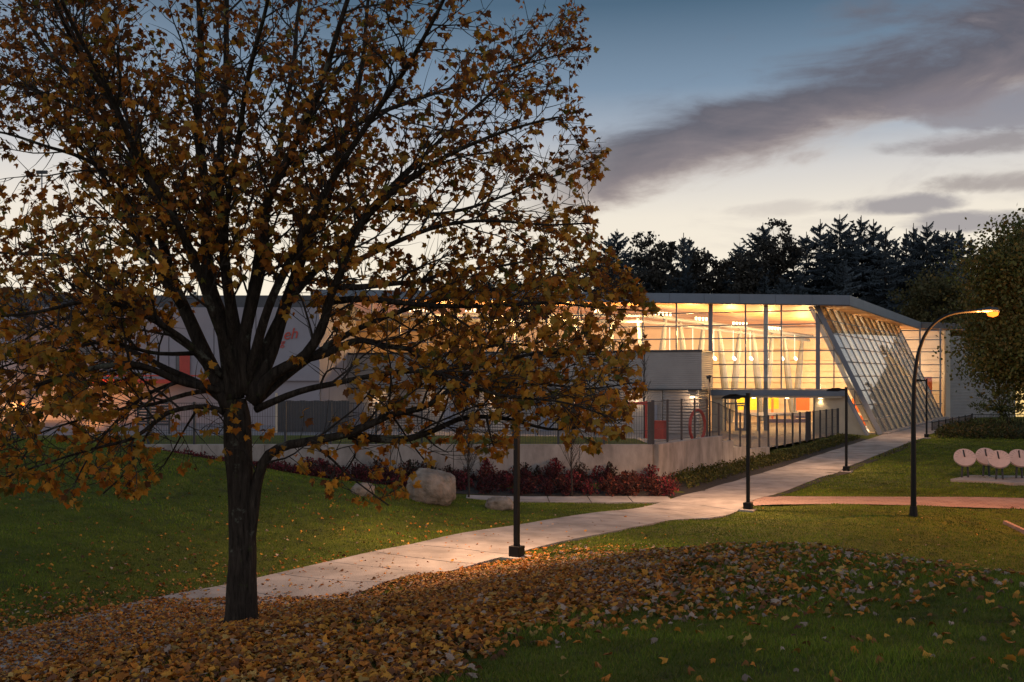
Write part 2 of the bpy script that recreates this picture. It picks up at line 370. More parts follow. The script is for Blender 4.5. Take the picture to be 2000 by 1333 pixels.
# left lawn bank
cp(300,899,33); cp(0,886,31); cp(100,1000,26); cp(700,1000,31); cp(880,992,36); cp(977,992,37.2); cp(550,927,36); cp(780,952,38); cp(100,1100,21.5); cp(450,1060,26)
cp(600,1040,27.5); cp(0,1160,19.9); cp(150,930,30.5); cp(480,960,32)
ctrl += [(-25,28,2.7),(-35,25,2.8),(-25,12,1.6),(-40,0,2),(-25,46,1.9),(-40,46,1.9),(-14,42,1.6),(-9,42,.9),(-18,44,1.8)]
ctrl += [(4,45.5,.45),(-3,45.5,.5),(-8,45.5,.6),(7.6,49.6,.72),(12,57,.66),(17,65,.56),(22,73,.6),(25,77.5,.66),(2,41.4,.0),(-2,41,.1),(-6,40.5,.55)]
ctrl += [(-5,55,.2),(0,65,.2),(-20,60,.6),(-40,70,.4),(10,75,.2),(0,90,.2),(-40,100,.2),(30,100,.3),(40,125,.4),(0,130,.3),(70,130,.6)]
C_ = np.array(ctrl)
def tps(r2): return np.where(r2 > 1e-12, .5*r2*np.log(np.maximum(r2, 1e-12)), 0)
_n = len(C_); _A = np.zeros((_n+3, _n+3))
_d = ((C_[:,None,:2]-C_[None,:,:2])**2).sum(-1)
_A[:_n,:_n] = tps(_d) + np.eye(_n)*.15; _A[:_n,_n] = 1; _A[:_n,_n+1:] = C_[:,:2]; _A[_n,:_n] = 1; _A[_n+1:,:_n] = C_[:,:2].T
_w = np.linalg.solve(_A, np.concatenate([C_[:,2], np.zeros(3)]))
def h_raw(x, y):
    x = np.asarray(x, float); y = np.asarray(y, float); sh = x.shape; x = x.ravel(); y = y.ravel(); out = np.empty(len(x))
    for i in range(0, len(x), 60000):
        a = x[i:i+60000]; b = y[i:i+60000]
        r2 = (a[:,None]-C_[None,:,0])**2+(b[:,None]-C_[None,:,1])**2
        out[i:i+60000] = tps(r2)@_w[:_n]+_w[_n]+_w[_n+1]*a+_w[_n+2]*b
    fx = np.clip(np.maximum(np.maximum(-40-x, x-62), np.maximum(-8-y, y-128)), 0, None)
    k = sstep(0, 40, fx); return (out.clip(-2, 6)*(1-k)+.3*k).reshape(sh)
PC = np.array(PATHC)[:, :2]
def path_d(x, y, C=PC):
    x = np.asarray(x, float); y = np.asarray(y, float); best = np.full(x.shape, 1e9)
    for (x0,y0),(x1,y1) in zip(C[:-1], C[1:]):
        dx, dy = x1-x0, y1-y0; t = np.clip(((x-x0)*dx+(y-y0)*dy)/(dx*dx+dy*dy), 0, 1)
        best = np.minimum(best, np.hypot(x-x0-t*dx, y-y0-t*dy))
    return best
SIDE = np.array([(-1.2,41.0),(8.6,41.3)])           # short path under the shrub bed
BRICK = np.array([(9.2,40.6),(16,40.4),(24,40.0),(34,39.6)])
WN_ = (.5220, .8529)
def h(x, y):
    d = path_d(x, y); d2 = path_d(x, y, SIDE); d3 = path_d(x, y, BRICK)
    x = np.asarray(x, float)
    z = h_raw(x, y) + .03*np.sin(np.asarray(x)*1.7+np.sin(np.asarray(y)*.9)*2)*np.sin(np.asarray(y)*1.3+1)
    ins = sstep(.2, .8, -((x-6.65)*WN_[1]-(np.asarray(y)-47)*WN_[0]))*sstep(46.3,46.8,np.asarray(y))*sstep(-17.5,-16.8,x)
    return z - .45*ins - .18*(1-sstep(1.25, 1.72, d)) - .1*(1-sstep(.55, .95, d2)) - .1*(1-sstep(1.0, 1.5, d3))
def hz(x, y): return float(h_raw(np.array([x]), np.array([y]))[0])
def litter(x, y):
    """how thickly the ground is strewn with leaves, 0..1"""
    x = np.asarray(x, float); y = np.asarray(y, float)
    yb = np.interp(x, [-12,-3,-1,0,1.45,3.2,5.4,7,12], [0,1,6.0,9.6,10.6,10.6,9.8,9,9])
    d = np.exp(-(np.clip(x+1.2,0,None)/4.3)**2)*np.exp(-(np.clip(-4-x,0,None)/6.5)**2)*np.exp(-(np.clip(y-15.5,0,None)/7.2)**2)
    d = d*sstep(-1.8, 1.6, y-yb)
    pd = path_d(x, y); on = (pd < 1.6)
    o_ = (x+2)*.84-(y-25.2)*.545; bare = on & ((o_ < np.interp(x, [-7.4,-2.9], [-1.75,1.65])) | (y > 24.5))
    d = np.where(bare, d*.17*sstep(3, -7, x)+.006, d)
    left = (o_ < 0) & (x < 1) & ~on
    d = np.where(left, .014*np.exp(-np.clip(pd-4,0,None)/5)+d*(.30+.5*sstep(22,17,y))*np.exp(-np.clip(pd-1.6,0,None)/(1.6+1.6*sstep(22,17,y))), d)
    cl = .62+.38*np.sin(x*2.3+np.sin(y*1.9)*1.7)*np.sin(y*2.1+np.sin(x*1.3)*2)+.25*np.sin(x*5.1+y*3.7)*np.sin(y*6.3-x*2.9)
    d = np.where(on & ~bare & (x < -2), np.maximum(d*1.25, .85)*sstep(-30,-16,x), d)
    return np.clip(d*np.clip(cl+.45*d,.12,1.1), 0, 1)
gx = np.unique(np.concatenate([np.array([-1500,-900,-500,-300,-180,-110,-75,-55]), np.arange(-42,14,.45), np.arange(14,64,.9), np.array([75,95,130,200,320,600,1000,1500])]))
gy = np.unique(np.concatenate([np.array([-1500,-700,-300,-120,-60,-30,-15]), np.arange(-9,45,.4), np.arange(45,130,1.0), np.array([140,160,190,240,320,500,900,1600])]))
GX, GY = np.meshgrid(gx, gy); GZ = h(GX, GY)
V = np.stack([GX.ravel(), GY.ravel(), GZ.ravel()], 1); nx = len(gx); ny = len(gy)
ii = (np.arange(ny-1)[:,None]*nx+np.arange(nx-1)[None,:]).ravel()
F = np.concatenate([np.stack([ii, ii+1, ii+nx+1],1), np.stack([ii, ii+nx+1, ii+nx],1)])
lt = litter(GX.ravel(), GY.ravel()); struct(tri_mesh('ground', V, F, M['lawn'], color=np.stack([lt,lt,lt],1), smooth=True))

# ------------------------------------------------------------------ concrete path in slabs
def resample(C, step):
    C = np.asarray(C, float); d = np.r_[0, np.cumsum(np.hypot(*(C[1:,:2]-C[:-1,:2]).T))]
    n = max(2, int(round(d[-1]/step))+1); s = np.linspace(0, d[-1], n)
    return np.stack([np.interp(s, d, C[:,k]) for k in range(C.shape[1])], 1)
def smooth_curve(C, n=12):
    C = np.asarray(C, float); out = []
    for i in range(len(C)-1):
        p0 = C[max(i-1,0)]; p1 = C[i]; p2 = C[i+1]; p3 = C[min(i+2,len(C)-1)]
        for t in np.linspace(0, 1, n, endpoint=False):
            out.append(.5*((2*p1)+(-p0+p2)*t+(2*p0-5*p1+4*p2-p3)*t*t+(-p0+3*p1-3*p2+p3)*t**3))
    out.append(C[-1]); return np.array(out)
def ribbon_slabs(parent, C, width, step, name, m, gap=.018, lift=.04, sub=3):
    R = resample(smooth_curve(C), step/sub); T = np.gradient(R, axis=0); T /= np.linalg.norm(T, axis=1)[:,None]
    Nn = np.stack([-T[:,1], T[:,0]], 1)
    for k in range(0, len(R)-1-(sub-1), sub):
        vs = []; fs = []; m_ = 5
        sec = []
        for j in range(sub+1):
            c = R[k+j].copy()
            if j == 0: c += T[k]*gap
            if j == sub: c -= T[k+j]*gap
            for a in np.linspace(-.5, .5, m_):
                p = c+Nn[k+j]*a*width; sec.append(p)
        sec = np.array(sec); z = h_raw(sec[:,0], sec[:,1])+lift+rng.normal(0,.002)
        top = np.column_stack([sec, z]); bot = np.column_stack([sec, z-.22]); n_ = len(top); vs = np.concatenate([top, bot]).tolist()
        for j in range(sub):
            for a in range(m_-1):
                q = j*m_+a; fs.append([q, q+m_, q+m_+1, q+1])
        rim = [a for a in range(m_)]+[j*m_+m_-1 for j in range(1,sub+1)]+[sub*m_+a for a in range(m_-2,-1,-1)]+[j*m_ for j in range(sub-1,0,-1)]
        for a, b in zip(rim, rim[1:]+rim[:1]): fs.append([a, b, b+n_, a+n_])
        raw(name, vs, fs, m, parent)
pth = bpy.data.objects.new('path', None); COL.objects.link(pth); struct(pth)
ribbon_slabs(pth, PC, 3.2, 1.75, 'slab', M['concrete'])
spth = bpy.data.objects.new('footpath', None); COL.objects.link(spth); struct(spth)
ribbon_slabs(spth, [(-1.9,41.0),(2,41.1),(6.6,41.25)], 1.5, 1.7, 'slab', M['concrete'], lift=.026)
bp = smooth_curve([(9.6,40.7),(16,40.4),(24,40.0),(34,39.6)], 10); bT = np.gradient(bp, axis=0); bT /= np.linalg.norm(bT,axis=1)[:,None]
vs = []; fs = []
for c, t in zip(bp, bT):
    for a in np.linspace(-1.5, 1.5, 5):
        x, y = c[0]-t[1]*a, c[1]+t[0]*a; vs.append((x, y, hz(x, y)+.02))
for i in range(len(bp)-1):
    for a in range(4): q = i*5+a; fs.append([q, q+5, q+6, q+1])
struct(raw('brick_pavement', vs, fs, M['pavers']))

# ------------------------------------------------------------------ raised terrace and its retaining wall
WA = Vector((6.65,47.0,0)); WD = Vector((18.85,30.8,0)); WL = WD.length; WN = WD.normalized()
def sproj(x, y): return (x-6.65)*WN.x+(y-47)*WN.y
def zt(x, y): return np.interp(sproj(np.asarray(x), np.asarray(y)), [-60,0,5.8,8,11.5,15.7,36,80], [1.9,1.9,1.82,1.5,1.0,.66,.64,.6])
def right_edge(y): return np.where(y < 47, 6.45, 6.65+(y-47)*WD.x/WD.y-.16)
def sheet(name, y0, y1, ny_, xl, m, lift, yfun=None, nx_=30):
    vs = []; fs = []
    for j in range(ny_+1):
        for i in range(nx_+1):
            a = i/nx_; b = j/ny_
            if yfun is None: y = y0+(y1-y0)*b; x = xl+(float(right_edge(y))-xl)*a
            else: x = xl+(6.45-xl)*a; y = y0+(yfun(x)-y0)*b
            vs.append((x, y, float(zt(x, y))+lift))
    for j in range(ny_):
        for i in range(nx_): q = j*(nx_+1)+i; fs.append([q, q+1, q+nx_+2, q+nx_+1])
    return struct(raw(name, vs, fs, m, smooth=True))
sheet('plaza', 46.15, 100, 44, -45, M['asphalt'], 0)
sheet('terrace_lawn', 46.2, 0, 8, -45, M['lawn'], .03, lambda x: 47+(4.2-(x-6.65)*WN.x)/WN.y if (4.2-(x-6.65)*WN.x)/WN.y < 7 else 54)
rw = thing('retaining_wall', (6.65,46.2,.3), 'long low concrete retaining wall with vertical joints behind the red shrub bed', 'retaining wall')
xs = [-17.2,-14.3,-11.4,-8.5,-5.6,-2.7,.2,3.1,6.5]
for a, b in zip(xs[:-1], xs[1:]):
    zb = 1.97
    bevel(MB().box(a+.012, b-.012, 45.9, 46.2, -.2, zb+rng.normal(0,.004)).build('panel', M['concrete_wall'], rw), .012)
def wside(s0, s1, z0, z1, th=.3):
    a = Vector((6.5,46.05,0))+WN*s0; b = Vector((6.5,46.05,0))+WN*s1; q = Vector((WN.y,-WN.x,0))*th
    z = (z0, z1) if hasattr(z1, '__len__') else (z0, (z1, z1))
    pl = [a, a+q, b+q, b]
    return MB().prism([(p.x,p.y) for p in pl], z0, [z[1][0], z[1][0], z[1][1], z[1][1]])
for s0, s1, z in ((.02,3.2,1.97),(3.22,6.6,1.97),(6.62,8.6,(1.97,1.95)),(8.62,10.4,(1.62,1.6)),(10.42,13,(1.22,1.1)),(13.02,17,(.98,.86))):
    bevel(wside(s0, s1, -.2, z).build('panel', M['concrete_wall'], rw), .012)

# ------------------------------------------------------------------ pool building
def Fp(t, z, d=0.0): return Vector((29.6-.9455*t-.3256*d, 80+.3256*t-.9455*d, z))
def t_at(px, d=0.0):
    u = (px-1000)/FPX; return (29.6-.3256*d-u*(80-.9455*d))/(.9455+.3256*u)
def roofz(x, y): return 11.65-.03726*(x-26.9)+.01206*(y-79.3)
def under(x, y): return roofz(x, y)-.82
def fbox(mb, t0, t1, d0, d1, z0, z1):
    return mb.hexa([Fp(t1,z0,d1),Fp(t0,z0,d1),Fp(t0,z0,d0),Fp(t1,z0,d0),Fp(t1,z1,d1),Fp(t0,z1,d1),Fp(t0,z1,d0),Fp(t1,z1,d0)])
pb = thing('pool_building', (5,90,.6), 'long glazed swimming pool hall glowing inside, with a leaning glass end wall', 'building')
B0 = Fp(0,.55); B1 = Vector((45.7,105.7,.9)); T0 = Fp(4.9, 0); T0.z = under(T0.x,T0.y)+.1; T1 = Vector((41.6,107.3,0)); T1.z = under(T1.x,T1.y)+.1
TL = 49.7
# floor and back wall
FB = Fp(TL,.6); fl = [(FB.x,FB.y),(B0.x-.05,B0.y+.05),(B1.x,B1.y),(50,116),(-22,134)]
MB().prism(fl, .35, .62).build('floor', M['floor'], pb)
bw0 = Vector((-24,131,0)); bw1 = Vector((49.2,112.4,0)); bwd = (bw1-bw0).normalized()
# panelled back wall: boards with shadow joints
for k in range(8):
    z0 = .62+k*1.3
    a, b = bw0, bw1; n_ = Vector((-bwd.y, bwd.x, 0))*.25
    MB().hexa([(a.x,a.y,z0+.03),(b.x,b.y,z0+.03),(b.x+n_.x,b.y+n_.y,z0+.03),(a.x+n_.x,a.y+n_.y,z0+.03),(a.x,a.y,z0+1.27),(b.x,b.y,z0+1.27),(b.x+n_.x,b.y+n_.y,z0+1.27),(a.x+n_.x,a.y+n_.y,z0+1.27)]).build('wall_panel', M['cream'], pb)
_bw = [bw0+Vector((0,.4,0)), bw1+Vector((0,.4,0)), bw1+Vector((0,.7,0)), bw0+Vector((0,.7,0))]
MB().prism([(q.x,q.y) for q in _bw], .3, [under(q.x,q.y)+.1 for q in _bw]).build('back_wall', M['cream'], pb)
e0 = Fp(TL, 0); MB().bar(Vector((e0.x,e0.y,6.8)), Vector((-24,131,6.8)), .3, 13.4).build('end_wall', M['cream'], pb)
# roof: slab over everything, wood underside
R1 = Vector((26.9,79.3,0)); R0 = Fp(TL+1.5,0,1.5); R2 = Vector((45.8,111.5,0)); R3 = Vector((50.5,111.0,0)); R4 = Vector((56,124,0)); R5 = Vector((-28,138,0))
rp = [R0,R1,R2,R3,R4,R5]
def inset(p, c=Vector((12,100,0)), k=.25): return p+(c-p).normalized()*k
ri = [inset(p) for p in rp]
MB().prism([(p.x,p.y) for p in ri], [under(p.x,p.y)+.16 for p in ri], [roofz(p.x,p.y)-.03 for p in ri]).build('roof', M['dark_roof'], pb)
MB().prism([(p.x,p.y) for p in ri], [under(p.x,p.y)+.08 for p in ri], [under(p.x,p.y)+.15 for p in ri]).build('soffit', M['wood'], pb)
def fascia(a, b, step):
    n = max(1, int(round((b-a).length/step)))
    for i in range(n):
        p = a+(b-a)*(i/n); q = a+(b-a)*((i+1)/n); d = (q-p).normalized()*.012; p = p+d; q = q-d
        nn = Vector((-(q-p).y, (q-p).x, 0)).normalized()*.22
        pl = [p, q, q+nn, p+nn]
        MB().prism([(v.x,v.y) for v in pl], [under(v.x,v.y)+.05 for v in pl], [roofz(v.x,v.y) for v in pl]).build('fascia_panel', M['grey_metal'], pb)
        lo = [p-nn*.12, q-nn*.12, q+nn*.5, p+nn*.5]
        MB().prism([(v.x,v.y) for v in lo], [under(v.x,v.y)-.03 for v in lo], [under(v.x,v.y)+.045 for v in lo]).build('drip_edge', M['dark_metal'], pb)
fascia(R0, R1, 2.9); fascia(R1, R2, 5.3); fascia(R2, R3, 5)
# front glazing
zr = [4.15,5.1,6.2,7.3,8.4,9.5,10.6]
def gtop(t): p = Fp(t,0); return under(p.x,p.y)+.06
mull = [4.8+2.9*k for k in range(16)]
def pane(pts, m=None, th=.02):
    n_ = Vector((-.3256,-.9455,0))*th
    return MB().extr([Vector(p) for p in pts], n_).build('pane', m or M['glass'], pb)
for k in range(15):
    t0, t1 = mull[k], mull[k+1]; lo = 0 if t1 <= 13.6 else 3
    rows = zr[lo:]
    for j, z in enumerate(rows):
        if j+1 < len(rows): pane([Fp(t1-.05,z+.03),Fp(t0+.05,z+.03),Fp(t0+.05,rows[j+1]-.03),Fp(t1-.05,rows[j+1]-.03)])
        else:
            pane([Fp(t1-.05,z+.03),Fp(t0+.05,z+.03),Fp(t0+.05,gtop(t0)),Fp(t1-.05,gtop(t1))])
for i, t in enumerate(mull):
    z0 = 4.15 if t <= 13.6 else 7.2; th = .34 if i in (0, 3) else .12
    fbox(MB(), t-th/2, t+th/2, -.18, .06, z0, gtop(t)).build('mullion', M['alu'], pb)
fbox(MB(), 8.85, 9.2, -1.2, -.8, .6, gtop(9)).build('column', M['white_steel'], pb)
for z in zr:
    ta = 13.45 if z < 7.2 else mull[-1]
    fbox(MB(), 0.2+4.75*min(1,(z-.55)/10.3), ta, -.08, .04, z-.045, z+.045).build('transom', M['alu'], pb)
# triangular bay beside the leaning edge
def te(z): return 4.9*(z-.55)/(T0.z-.55)
for t in (3.55, 1.95):
    ztop = .55+(t/4.9)*(T0.z-.55); ztop = min(ztop, 11)
    fbox(MB(), t-.05, t+.05, -.15, .03, .6, ztop).build('mullion', M['alu'], pb)
zz = [.62,1.6,2.9]+zr+[10.9]
for a, b in zip(zz[:-1], zz[1:]):
    tl = 4.6 if a > 4 else 2.6+.3
    if a < 4: 
        ta0 = 3.0-.0*(a); pane([Fp(3.0,a+.03),Fp(te(a)+.35,a+.03),Fp(te(b)+.35,b-.03),Fp(3.0,b-.03)])
    elif te(b) < 4.4: pane([Fp(4.6,a+.03),Fp(te(a)+.3,a+.03),Fp(te(b)+.3,b-.03),Fp(4.6,b-.03)])
fbox(MB(), .9, 3.2, -.08, .04, 1.55, 1.65).build('transom', M['alu'], pb)
fbox(MB(), 1.4, 3.2, -.08, .04, 2.85, 2.95).build('transom', M['alu'], pb)
# leaning edge beam
MB().bar(Fp(.05,.5,.1), Fp(5.0,T0.z,.1), .40, .4, up=(0,1,0)).build('edge_beam', M['alu'], pb)
# leaning side wall: posts behind, panes and rails in front
nc, nr = 14, 9
out = Vector((.848,-.53,0))
def SW(a, b): 
    lo = B0.lerp(B1, a); hi = T0.lerp(T1, a); return lo.lerp(hi, b)
wdir = (B1-B0).normalized()
for j in range(1, nc+1):
    a = j/nc; p = SW(a,0); q = SW(a,1.0); q = p+(q-p)*1.0
    w = wdir*.24; i_ = -out*1.25; o_ = -out*.06
    MB().hexa([p+w+o_, p-w+o_, p-w+i_, p+w+i_, q+w+o_, q-w+o_, q-w+i_, q+w+i_]).build('post', M['silver'], pb)
    MB().bar(p+out*.05, q+out*.03, .07, .12, up=tuple(out)).build('mullion', M['alu'], pb)
for i in range(nr+1):
    b = i/nr
    MB().bar(SW(0,b)+out*.05, SW(1,b)+out*.05, .05, .07).build('rail', M['alu'], pb)
for i in range(nr):
    for j in range(nc):
        a0 = (j+.03)/nc; a1 = (j+.97)/nc; b0 = (i+.05)/nr; b1 = (i+.95)/nr
        e = .05
        MB().extr([SW(a0,b0), SW(a1,b0)+out*e, SW(a1,b1)+out*e, SW(a0,b1)], out*.02).build('pane', M['glass_slope'], pb)
MB().bar(B0+Vector((.3,-.1,-.15)), B1+Vector((.3,-.1,-.15)), .5, .5).build('plinth', M['concrete_wall'], pb)
# far return wall with glazing, white pier, ribbed wall
fx0, fx1 = 41.3, 46.6; fy = 107.4
for x in (44.0, 46.2):
    MB().box(x-.06, x+.06, fy-.1, fy+.1, .8, under(x,fy)).build('mullion', M['alu'], pb)
zf = [.9,2.3,3.7,5.1,6.5,7.9,9.2,10.2]
for z in zf: MB().box(fx0 if z > 8 else 41.8+.0*(10-z), 46.4, fy-.06, fy+.06, z-.05, z+.05).build('transom', M['alu'], pb)
for z0, z1 in zip(zf[:-1], zf[1:]):
    for x0, x1 in ((41.6,43.94),(44.06,46.14)):
        MB().box(x0, x1, fy-.01, fy+.01, z0+.05, z1-.05).build('pane', M['glass'], pb)
MB().box(46.6,47.1, fy-.4, fy+.4, .5, 10.2).build('pier', M['beige'], pb)
MB().box(47.1,53.6, fy-.1, fy+.5, .3, 9.6).build('side_wall', M['box_siding'], pb)
MB().box(44.6,46.0,109,109.4,1,5.2).build('inner_panel', M['orange'], pb)
MB().box(53.6,54.0, fy-.2,fy+.5,.3,7).build('pier', M['beige'], pb)
MB().box(54.0,60, fy+.1,fy+.2,.9,4.6).build('lit_window', emit('window_glow', (1,.66,.25), 1.0), pb)
for x in (54.2,55.6,57.0,58.4): MB().box(x-.08,x+.08,fy-.05,fy+.09,.9,4.6).build('window_frame', M['alu'], pb)
MB().box(53.6,62, fy-.1,fy+.5,4.6,8.5).build('side_wall', M['box_siding'], pb)
# projecting grey volume on the left
D = 6.6; tR = 13.3
fbox(MB(), tR, TL, .02, D, 4.22, 7.13).build('upper_storey', M['box_siding'], pb)
fbox(MB(), tR-.05, TL+.05, .02, D+.08, 7.135, 7.28).build('coping', M['dark_metal'], pb)
fbox(MB(), tR-.03, TL, .02, D+.05, 4.1, 4.215).build('base_trim', M['dark_metal'], pb)
tt = tR+.25; 
for k in range(13):
    t0 = tR+.25+k*2.9
    ribbed = k % 3 != 1
    fbox(MB(), t0+.02, t0+2.88, .02, D-.35-(.06 if ribbed else 0), .3, 4.09).build('wall_panel', M['low_siding'] if ribbed else M['box_siding'], pb)
    if not ribbed: fbox(MB(), t0+.4, t0+1.5, D-.34, D-.30, .62, 2.9).build('service_door', M['bluegrey'], pb)
# portal under the glass
fbox(MB(), 2.7, tR-.06, .02, 2.0, 3.62, 4.1).build('canopy', M['grey_metal'], pb)
fbox(MB(), 2.9, tR-.1, .05, 1.9, 3.45, 3.61).build('canopy_soffit', M['beige'], pb)
pt0 = 5.0
MB().extr([Fp(pt0,.3,1.0),Fp(.85,.3,1.7),Fp(2.75,4.0,1.7),Fp(pt0,3.44,1.0)], Vector((.1,.32,0))).build('portal_fin', M['beige'], pb)
MB().extr([Fp(.85,.3,1.75),Fp(.7,.3,1.0),Fp(2.6,4.05,1.0),Fp(2.75,4.05,1.75)], Vector((-.2,.0,0))).build('portal_edge', M['alu'], pb)
fbox(MB(), 12.3, tR-.1, .05, 1.6, .3, 3.44).build('portal_fin', M['beige'], pb)
for t in (5.1,7.4,9.6,10.6,11.4,12.25):
    fbox(MB(), t-.07, t+.07, -.1, .06, .5, 3.6).build('mullion', M['alu'], pb)
for t0, t1 in ((5.17,7.33),(7.47,9.53),(9.67,10.53),(11.47,12.18)):
    pane([Fp(t1,.65),Fp(t0,.65),Fp(t0,3.4),Fp(t1,3.4)])
fbox(MB(), 10.6, 12.2, -.08, .06, 2.85, 2.97).build('transom', M['alu'], pb)
pane([Fp(11.33,3.0),Fp(10.67,3.0),Fp(10.67,3.4),Fp(11.33,3.4)])
dr = fbox(MB(), 10.66, 11.34, -.02, .03, .6, .85)
for a, b, z0, z1 in ((10.66,10.76,.85,2.8),(11.24,11.34,.85,2.8),(10.76,11.24,2.68,2.8)): fbox(dr, a, b, -.02, .03, z0, z1)
dr = dr.build('door', M['alu'], pb); 
fbox(MB(), 10.77, 11.23, 0, .02, .86, 2.67).build('pane', M['glass'], dr)
for t in (t_at(1411,1.2), t_at(1472,1.2), t_at(1537,1.2), t_at(1602,1.2)):
    p = Fp(t, 3.44, 1.2)
    dl = MB().cyl((p.x,p.y), .16, 3.38, 3.449, 12).build('downlight', M['lamp_glass_warm'], pb)
    lamp('downlight_beam', 'SPOT', (p.x,p.y,3.3), 55, (1,.68,.36), None, .1, 130, None, .8)
# V columns and ridge truss inside
def VR(tau, z):
    if tau >= 0: return Vector((11.9+19.5*tau, 90+18*tau, z))
    return Vector((11.9+26.5*.9455*tau, 90-26.5*.3256*tau+(-tau)*4, z))
def spindle(a, b, r0, rm, n=10):
    pts = [a.lerp(b, k/8) for k in range(9)]; return MB().tube(pts, [r0+(rm-r0)*math.sin(PI*k/8) for k in range(9)], n)
for tau in (-.4,-.17,.05,.27,.5,.72,.94):
    for s in (-1, 1):
        spindle(VR(tau+.008*s,.62), VR(tau+.068*s, 10.55-1.0*tau), .15, .36).build('column', M['white_steel'], pb)
for o in (-.35,.35): MB().tube([VR(-1.0,11.6)+Vector((o,0,0)), VR(0,10.75)+Vector((o,0,0)), VR(1.06,9.65)+Vector((o,0,0))], .16, 8).build('truss_chord', M['white_steel'], pb)
MB().tube([VR(-1.0,11.1), VR(0,10.2), VR(1.06,9.2)], .16, 8).build('truss_chord', M['white_steel'], pb)
# light fittings along the truss and hanging pendants
UPL = [-.85,-.62,-.38,-.14,.10,.33,.56,.80]
for k, tau in enumerate(UPL):
    p = VR(tau, 10.75-1.0*tau)
    t_ = thing('uplight_cluster', p, 'cluster of bright uplights on the white roof truss inside the pool hall', 'uplight', 'uplights along the truss')
    for q in range(5):
        c = p+Vector((.55*(q-2)*.73,.55*(q-2)*.67,0))
        MB().tube([c+Vector((0,-.4,.15)), c+Vector((0,-.4,.45))], [.07,.12], 8).build('bulb', M['lamp_glass_warm'], t_)
    MB().bar(p+Vector((-1.0,-1.2,.1)), p+Vector((1.0,.4,.1)), .1).build('bracket', M['white_steel'], t_)
    lamp('uplight_beam', 'POINT', p+Vector((2.2,-2.3,-1.5)), 1900, (1,.50,.15), None, .3)
for k, px in enumerate((1308,1353,1394,1432,1465,1495,1526,1552)):
    tau = -.03+.13*k; Y = 88+2.6*k
    top = P(px, 640+2*k, Y); bot = P(px, 702 if px > 1390 else 690, Y)
    t_ = thing('pendant_lamp', top, 'slim pendant lamp hanging on a bright rod behind the pool hall glass', 'pendant lamp', 'pendant lamps in the pool hall')
    MB().tube([top, bot], .035, 6).build('rod', emit('rod_glow', (1,.75,.45), 2.2) if k == 0 else bpy.data.materials['rod_glow'], t_)
    MB().tube([bot+Vector((0,0,.25)), bot+Vector((.1,0,.05)), bot+Vector((.25,0,-.05))], [.10,.16,.10], 8).build('bulb', M['white_lamp'], t_)
for x, y, z, pw in ((-8,112,8,560),(2,110,7.5,560),(10,108,6,640),(18,112,6,700),(26,114,6,700),(34,112,5.5,650),(40,108,4,500),(24,94,3.0,350),(0,98,8.5,300)):
    lamp('hall_fill', 'POINT', (x,y,z), pw*.88, (1,.60,.28), None, .6)  # bare fill points without fittings, added to brighten the hall interior
for x, y, z, pw in ((27.0,86.5,4,500),(29.8,91,3.5,450),(33,96,3.5,450),(36.5,101.5,3.5,400),(39.5,105.5,3.5,300),(26,86,8.6,450),(30,93,8.8,450),(34.5,100,8.5,400),(43.9,109.6,5.5,330)):
    lamp('screen_fill', 'POINT', (x,y,z), pw, (1,.76,.48), None, .5)  # added fill points, no fittings, brightening the leaning wall's posts and soffit
# things seen through the portal glass
def inside(name, px0, px1, py0, py1, Y, th, m, label, cat, group=None):
    a = P(px0, py1, Y); b = P(px1, py0, Y)
    o = MB().box(a.x, b.x, Y, Y+th, max(a.z,.62), b.z).build(name, m); return tag(o, label, cat, group)
inside('yellow_screen', 1436,1479,776,801,97,.2,M['yellow'],'wide yellow wall panel behind the pool entrance glass','panel')
inside('yellow_screen', 1497,1521,776,799,98,.2,M['yellow'],'narrow yellow wall panel right of the grey column behind the glass','panel')
inside('orange_screen', 1556,1581,776,802,99,.2,M['orange'],'orange wall panel next to the lit portal wall','panel')
inside('spray_post', 1507,1511,779,818,96,.15,M['orange'],'slim orange spray post standing on the pool deck','spray post')
inside('pool_wall', 1440,1580,806,812,95,.3,M['white_wall'],'low white pool edge wall behind the glass','pool wall')
inside('tiled_bench', 1500,1581,819,826,92,.5,M['purple'],'dark tiled bench along the pool behind the glass','bench')
inside('tiled_bench', 1553,1581,812,817,94,.5,M['purple'],'short dark tiled bench above the longer one behind the glass','bench')
inside('service_desk', 1668,1694,812,838,93,.6,M['orange'],'orange reception desk visible inside the leaning glass corner','desk')
inside('door_leaf', 1665,1690,778,806,100,.2,M['orange'],'orange door inside the leaning glass corner','door')
# ------------------------------------------------------------------ the maple in front
TY = 12.5
def in_poly(x, y, poly):
    c = False; n = len(poly); j = n-1
    for i in range(n):
        xi, yi = poly[i]; xj, yj = poly[j]
        if (yi > y) != (yj > y) and x < (xj-xi)*(y-yi)/(yj-yi)+xi: c = not c
        j = i
    return c
def proj(p): return 1000+p[0]/p[1]*FPX, HZ-(p[2]-CAMZ)/p[1]*FPX
